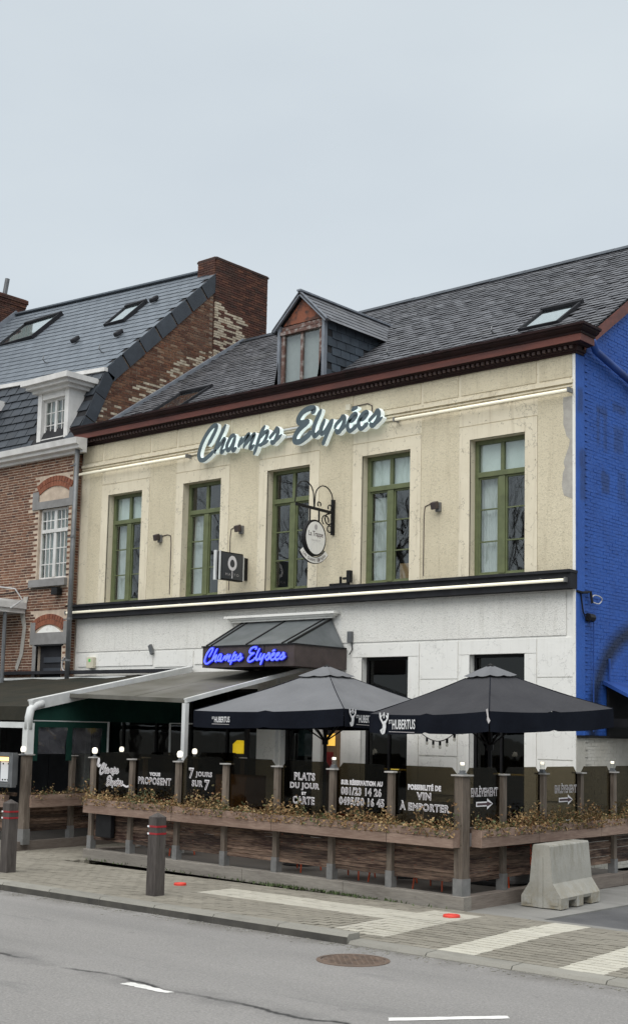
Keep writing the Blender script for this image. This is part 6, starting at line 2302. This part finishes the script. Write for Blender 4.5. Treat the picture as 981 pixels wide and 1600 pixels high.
# ------------------------------------------------------------------ parasols
def parasol(cx, cy, s, th, corner_z, apex, top_mat, label):
    t = thing('square_parasol', label, 'parasol', (cx, cy, 0.125), 'square parasols on the terrace')
    u = Vector((-math.cos(th), math.sin(th), 0))       # towards the left corner
    v = Vector((u.y, -u.x, 0))                         # towards the right corner
    C = Vector((cx, cy, 0))
    zF, zL, zR = corner_z
    corners = [C - u * s / 2 - v * s / 2, C + u * s / 2 - v * s / 2, C + u * s / 2 + v * s / 2, C - u * s / 2 + v * s / 2]   # F, L, B, R
    for p, z in zip(corners, (zF, zL, zL + zR - zF, zR)):
        p.z = z
    A = Vector((cx, cy, apex))
    n, m = 10, 16

    def edge(i, f):
        a, b = corners[i], corners[(i + 1) % 4]
        p = a.lerp(b, f)
        p.z -= 0.035 * (1 - (2 * abs(f - 0.5) - 0.0) ** 2) * (1 if abs(f - .5) > 0.02 else 0.5)
        return p

    mb = MB()
    for i in range(4):
        vs_ = []
        for k in range(n + 1):
            r = 0.16 + 0.84 * k / n
            for j in range(m + 1):
                f = j / m
                e = edge(i, f)
                p = A.lerp(e, r)
                dip = abs(math.sin(2 * math.pi * f)) * 0.006 * r + 0.03 * math.sin(math.pi * r) * 1.0
                vs_.append((p.x, p.y, p.z - dip + 0.004 * math.sin(j * 2.1 + k)))
        mb.add(vs_, [(k * (m + 1) + j, k * (m + 1) + j + 1, (k + 1) * (m + 1) + j + 1, (k + 1) * (m + 1) + j) for k in range(n) for j in range(m)])
    mb.build('canopy', top_mat, t, smooth=True)
    for i in range(4):
        sm = MB()
        sm.tube([tuple(A.lerp(edge(i, 0.0), 0.2 + 0.8 * k / 8) - UP * (0.03 * math.sin(math.pi * (0.2 + 0.8 * k / 8)) - 0.004)) for k in range(9)], 0.006, 5)
        sm.build('seam', M_VAL, t)
    mb = MB()
    A2 = A + Vector((0, 0, 0.012))
    for i in range(4):
        vs_ = []
        for k in range(5):
            r = 0.02 + 0.20 * k / 4
            for j in range(9):
                p = A2.lerp(edge(i, j / 8), r)
                vs_.append((p.x, p.y, p.z + 0.035 - 0.016 * abs(math.sin(2 * math.pi * j / 8)) * r * 4 - (0.02 * r * 4)))
        mb.add(vs_, [(k * 9 + j, k * 9 + j + 1, (k + 1) * 9 + j + 1, (k + 1) * 9 + j) for k in range(4) for j in range(8)])
    mb.build('vent_cap', M_UMB1, t, smooth=True)
    MB().lathe((cx, cy, apex + 0.02), [(0.05, 0), (0.05, 0.015), (0.02, 0.03), (0.01, 0.04)], 12).build('finial', M_BLACK, t)
    # valance
    val = []
    for i in range(4):
        mb = MB()
        vs_ = []
        a, b = corners[i], corners[(i + 1) % 4]
        out_ = ((a + b) / 2 - C)
        out_.z = 0
        out_.normalize()
        mm = 28
        for j in range(mm + 1):
            f = j / mm
            e = edge(i, f)
            w = 0.012 * math.sin(f * 17 + i) + 0.006 * math.sin(f * 41)
            vs_ += [tuple(e + out_ * 0.002), tuple(e + out_ * (0.006 + w * 0.5) - UP * 0.13), tuple(e + out_ * (0.008 + w) - UP * (0.255 + 0.008 * math.sin(f * 9)))]
        mb.add(vs_, [(3 * j + k, 3 * j + 3 + k, 3 * j + 4 + k, 3 * j + 1 + k) for j in range(mm) for k in range(2)])
        val.append((mb.build('valance', M_VAL, t, smooth=True), a, b, out_, edge, i))
    # frame
    MB().tube([(cx, cy, 0.125), (cx, cy, apex - 0.02)], 0.028, 10).build('pole', M_BLACK, t)
    MB().box(cx - 0.35, cx + 0.35, cy - 0.35, cy + 0.35, 0.128, 0.19).build('base_plate', M_BLACK, t, bevel=0.01)
    MB().lathe((cx, cy, 1.9), [(0.05, 0), (0.05, 0.08)], 10).build('runner', M_BLACK, t)
    for i in range(4):
        for f in (0, 0.5):
            e = edge(i, f)
            a = A.lerp(e, 0.1) - UP * 0.06
            b = A.lerp(e, 0.97) - UP * 0.05
            rb_ = MB().beam(a, b, 0.018, 0.028).build('rib', M_BLACK, t)
            mid = A.lerp(e, 0.5) - UP * 0.10
            MB().beam((cx, cy, 1.95), mid, 0.016, 0.022).build('strut', M_BLACK, rb_)
    return t, val, corners


STAG = [([(0.0, -0.05), (0.03, -0.09), (0.05, -0.06), (0.06, 0.0), (0.045, 0.05)], 0.07),
        ([(0.03, 0.02), (0.0, 0.06), (-0.03, 0.10), (-0.035, 0.16)], 0.028),
        ([(0.07, 0.02), (0.10, 0.06), (0.13, 0.10), (0.13, 0.16)], 0.028),
        ([(-0.02, 0.09), (0.0, 0.12), (0.01, 0.13)], 0.018), ([(0.12, 0.09), (0.10, 0.12), (0.095, 0.13)], 0.018),
        ([(0.05, 0.09), (0.05, 0.165)], 0.02), ([(0.03, 0.135), (0.07, 0.135)], 0.02)]


def logo(val, f0, width, rev, part=None, zc=-0.125):
    ob, a, b, out_, edge, i = val
    d = (b - a)
    L = d.length
    right = (-d if rev else d).normalized()
    def at(x, z, off):
        f = f0 + (x if not rev else -x) / L * 1.0
        e = edge(i, min(max(f, 0), 1))
        return tuple(e + out_ * (0.036 + off) + UP * (zc + z))
    k = width / 0.72
    if part != 'text':
        mb = MB()
        for q, (pts, w) in enumerate(STAG):
            ribbon(mb, [((x + 0.04) * k, (z - 0.02) * k * 1.05) for x, z in pts], w * k, lambda x, z, dd: at(x, z, dd), 0.0005 * q + 0.001, 0.0, 0, 0, False, 3)
        mb.build('logo', M_LOGO, ob)
    if part != 'stag':
        c0 = Vector(at(0.235 * k, -0.002, 0.002))
        put_text('ST', M_LOGO, ob, Vector(at(0.225 * k, 0.03 * k, 0.002)), right, UP, 0.06 * k, 0.05 * k, 0.02, 1.0, 0.0, 'logo_text')
        put_text('HUBERTUS', M_LOGO, ob, Vector(at(0.50 * k, 0.0, 0.002)), right, UP, 0.46 * k, 0.125 * k, 0.018, 1.02, 0.0, 'logo_text')
        p, q = Vector(at(0.20 * k, -0.105 * k, 0.002)), Vector(at(0.72 * k, -0.105 * k, 0.002))
        MB().beam(p, q, 0.002, 0.008).build('logo_line', M_TXTG, ob)


P1, v1, c1 = parasol(-13.94, 16.35, 3.0, math.radians(-2.5), (2.45, 2.40, 2.46), 3.13, M_UMB1, 'faded grey square parasol in front of the entrance')
P2, v2, c2 = parasol(-10.157, 15.385, 2.34, math.radians(11.9), (2.408, 2.371, 2.505), 3.03, M_UMB2, 'charcoal square parasol at the terrace corner on the right')
# edges: 0 F->L, 1 L->B, 2 B->R, 3 R->F
logo(v2[0], 0.89, 0.72, True)
logo(v1[0], 0.90, 0.50, True, 'text')
logo(v1[3], 0.97, 0.62, True)
# torn spot where the front rib pokes through
f_ = c2[0]
mb = MB()
mb.add([tuple(f_ + Vector((-0.03, -0.03, 0.02))), tuple(f_ + Vector((0.0, -0.035, 0.03))), tuple(f_ + Vector((0.012, -0.03, -0.08))), tuple(f_ + Vector((0.035, -0.03, -0.12))), tuple(f_ + Vector((0.015, -0.04, -0.16))), tuple(f_ + Vector((-0.015, -0.035, -0.11))), tuple(f_ + Vector((-0.005, -0.04, -0.07)))], [tuple(range(7))])
mb.build('torn_patch', M_TXTG, P2)

# ------------------------------------------------------------------ furniture behind the glass
def chair(x, y, rz, label):
    t = thing('terrace_chair', label, 'chair', (0, 0, 0), 'red chairs on the terrace')
    mb = MB().box(-0.21, 0.21, -0.21, 0.21, 0.43, 0.46)
    mb.build('seat', M_CHAIR, t, bevel=0.02)
    MB().obox((0, 0.215, 0.70), (0.20, 0, 0), (0, 0.012, 0.002), (0, 0.03, 0.17)).build('backrest', M_CHAIR, t, bevel=0.02)
    for sx_ in (-1, 1):
        MB().tube([(sx_ * 0.18, -0.18, 0.43), (sx_ * 0.21, -0.24, 0.0)], [0.016, 0.011], 6).build('leg', M_CHAIR, t)
        MB().tube([(sx_ * 0.18, 0.20, 0.62), (sx_ * 0.18, 0.19, 0.43), (sx_ * 0.21, 0.26, 0.0)], [0.014, 0.016, 0.011], 6).build('leg', M_CHAIR, t)
    t.location = (x, y, 0.126)
    t.rotation_euler = (0, 0, rz)
    return t


c0 = chair(*F(3.55, 0.75, 0).xy, math.pi + 0.1, 'red chair behind the pane right of 7 JOURS SUR 7')
for s, d, rz, lab in ((2.45, 0.70, 0.2, 'red chair behind the lamp post left of the telephone numbers'), (1.75, 0.72, -0.2, 'red chair behind the telephone numbers'), (0.95, 0.65, 0.15, 'red chair behind the VIN À EMPORTER pane'),
                      (0.55, 1.7, 1.2, 'red chair behind the first ENLÈVEMENT pane'), (6.4, 0.8, -0.1, 'red chair behind the PROPOSENT pane')):
    p = F(s, d, 0)
    copy_tree(c0, (p.x, p.y, 0.126), lab, math.pi + rz)


def table(x, y, label):
    t = thing('terrace_table', label, 'table', (x, y, 0.126), 'tables on the terrace')
    MB().box(x - 0.35, x + 0.35, y - 0.35, y + 0.35, 0.84, 0.87).build('table_top', M_DECK, t)
    MB().tube([(x, y, 0.14), (x, y, 0.84)], 0.03, 8).build('leg', M_BLACK, t)
    MB().lathe((x, y, 0.126), [(0.25, 0), (0.25, 0.015), (0.05, 0.03)], 16).build('foot', M_BLACK, t)
    return t


for s, d, lab in ((4.1, 1.3, 'dark table behind the pane right of 7 JOURS SUR 7'), (2.1, 1.35, 'dark table behind the telephone numbers')):
    p = F(s, d, 0)
    table(p.x, p.y, lab)
sf = thing('outdoor_sofa', 'low grey sofa behind the VIN À EMPORTER and ENLÈVEMENT panes', 'sofa', (-10.7, 15.6, 0.126))
o = MB().box(-11.6, -9.9, 15.3, 15.55, 0.5, 1.16).build('backrest', M_SOFA, sf, bevel=0.06)
MB().box(-11.6, -9.9, 15.56, 16.2, 0.13, 0.62).build('seat', M_SOFA, sf, bevel=0.05)
MB().box(-9.88, -9.68, 15.3, 16.2, 0.13, 0.95).build('armrest', M_SOFA, sf, bevel=0.06)
MB().box(-11.82, -11.62, 15.3, 16.2, 0.13, 0.95).build('armrest', M_SOFA, sf, bevel=0.06)
cb = thing('wooden_cabinet', 'brown wooden cabinet behind the 7 JOURS SUR 7 pane', 'cabinet', (-15.1, 15.6, 0.126))
MB().box(-15.5, -14.8, 15.45, 15.9, 0.14, 1.38).build('body', wood('cabinet_wood', 'z', (0.14, 0.07, 0.03), (0.26, 0.14, 0.06)), cb)
for x in (-15.48, -15.13):
    MB().box(x, x + 0.31, 15.43, 15.45, 0.2, 1.3).build('cabinet_door', MATS['cabinet_wood'], cb)
yl = thing('wall_lamp', 'lit yellow lamp on a dark post under the pale awning', 'lamp', (-16.9, 17.4, 0.126))
MB().box(-16.72, -16.66, 17.36, 17.44, 0.13, 2.35).build('post', M_BLACK, yl)
MB().lathe((-16.86, 17.40, 1.68), [(0.10, 0), (0.13, 0.02), (0.13, 0.17), (0.06, 0.24)], 16).build('lamp_shade', emit('yellow_panel', (0.85, 0.58, 0.02), 0.16), yl)
MB().box(-17.4, -16.66, 17.34, 17.46, 1.56, 1.60).build('shelf', M_BLACK, yl)
dl = thing('wall_lamp', 'up and down wall lamp glowing yellow on the brown door post', 'lamp', (-15.56, 18.35, 1.7))
MB().lathe((-15.56, 18.30, 2.05), [(0.06, 0), (0.06, 0.22)], 12).build('lamp_body', M_BLACK, dl)
for z in (1.96, 2.27):
    MB().box(-15.66, -15.46, 18.40, 18.408, z - 0.10, z + 0.12).build('glow_plate', emit('amber_glow', (1.0, 0.58, 0.10), 0.28), dl)
    break
MB().box(-15.66, -15.46, 18.40, 18.408, 2.30, 2.55).build('glow_plate', MATS['amber_glow'], dl)
tag(MB().box(-15.66, -15.50, 18.36, 18.408, 1.35, 1.75).build('fire_box', basic('dark_red', (0.20, 0.015, 0.012), (0.15, 0.01, 0.01), 6, 0.5, 0), None, (-15.58, 18.4, 1.35)), 'dark red box on the brown door post below the amber lamp', 'box')

# string of festoon bulbs under the right parasol
st = thing('string_light', 'dark string of festoon bulbs hanging under the right parasol', 'string light', (-11.2, 15.4, 2.1))
pa, pb = Vector((-12.0, 16.3, 2.12)), Vector((-9.9, 14.35, 2.22))
pts = [pa.lerp(pb, k / 12) - UP * 0.16 * math.sin(math.pi * k / 12) for k in range(13)]
MB().tube(pts, 0.007, 5).build('wire', M_BLACK, st)
for k in (2, 4, 6, 8, 10, 12):
    p = pts[k]
    MB().tube([p, p - UP * 0.06], 0.018, 8).build('socket', M_BLACK, st)
    MB().lathe((p.x, p.y, p.z - 0.14), [(0.008, 0.03), (0.018, 0.04), (0.021, 0.055), (0.014, 0.08)], 10).build('bulb', glass('festoon_glass', (0.85, 0.85, 0.82), 0.12, 0.05) if 'festoon_glass' not in MATS else MATS['festoon_glass'], st)

# ------------------------------------------------------------------ bare trees across the street (they show in the window panes)
def tree_mesh(seed):
    rnd = random.Random(seed)
    trunk, crown = MB(), MB()

    def grow(p, d, L, r, depth):
        n = 3
        pts, rs = [p], [r]
        q = p
        for k in range(n):
            d = (d + Vector((rnd.uniform(-.16, .16), rnd.uniform(-.16, .16), rnd.uniform(-.04, .12)))).normalized()
            q = q + d * L / n
            pts.append(q)
            rs.append(r * (1 - 0.35 * (k + 1) / n))
        (trunk if depth == 0 else crown).tube(pts, rs, 6 if depth < 2 else 3, cap=False)
        if depth >= 6:
            return
        m = 4 if depth == 0 else (3 if depth < 4 else 2)
        for k in range(m):
            a = rnd.uniform(0, 6.28)
            sp = rnd.uniform(0.35, 0.8)
            o1 = d.orthogonal().normalized()
            o2 = d.cross(o1)
            nd = (d * math.cos(sp) + (o1 * math.cos(a) + o2 * math.sin(a)) * math.sin(sp) + Vector((0, 0, 0.12))).normalized()
            st_ = pts[-1] if k == 0 else pts[rnd.choice((2, 3))]
            grow(st_, nd, L * rnd.uniform(0.62, 0.82), rs[-1] * rnd.uniform(0.55, 0.75), depth + 1)

    grow(Vector((0, 0, 0)), Vector((0, 0, 1)), 3.6, 0.15, 0)
    return trunk, crown


def tree(seed, loc, label):
    t = thing('bare_tree', label, 'tree', (0, 0, 0), 'bare trees across the street')
    a, b = tree_mesh(seed)
    a.build('trunk', M_BARK, t)
    b.build('crown', M_BARK, t)
    t.location = loc
    t.scale = (1.65, 1.65, 1.65)
    return t


T1_ = tree(3, (-33, -4, -0.12), 'tall bare winter tree across the street, nearest the restaurant')
T2_ = tree(8, (-41, -8, -0.12), 'bare winter tree across the street, second of the row')
for k, (x, y, rz, lab) in enumerate(((-47, -4, 1.0, 'third bare winter tree across the street'), (-37, -14, 2.2, 'bare winter tree at the back of the row across the street'), (-29, -10, 4.0, 'bare winter tree across the street, behind the nearest one'), (-54, -12, 3.0, 'farthest bare winter tree across the street'), (-27, -1, 5.2, 'bare winter tree at the near end of the row across the street'))):
    copy_tree((T1_, T2_)[k % 2], (x, y, -0.12), lab, rz)
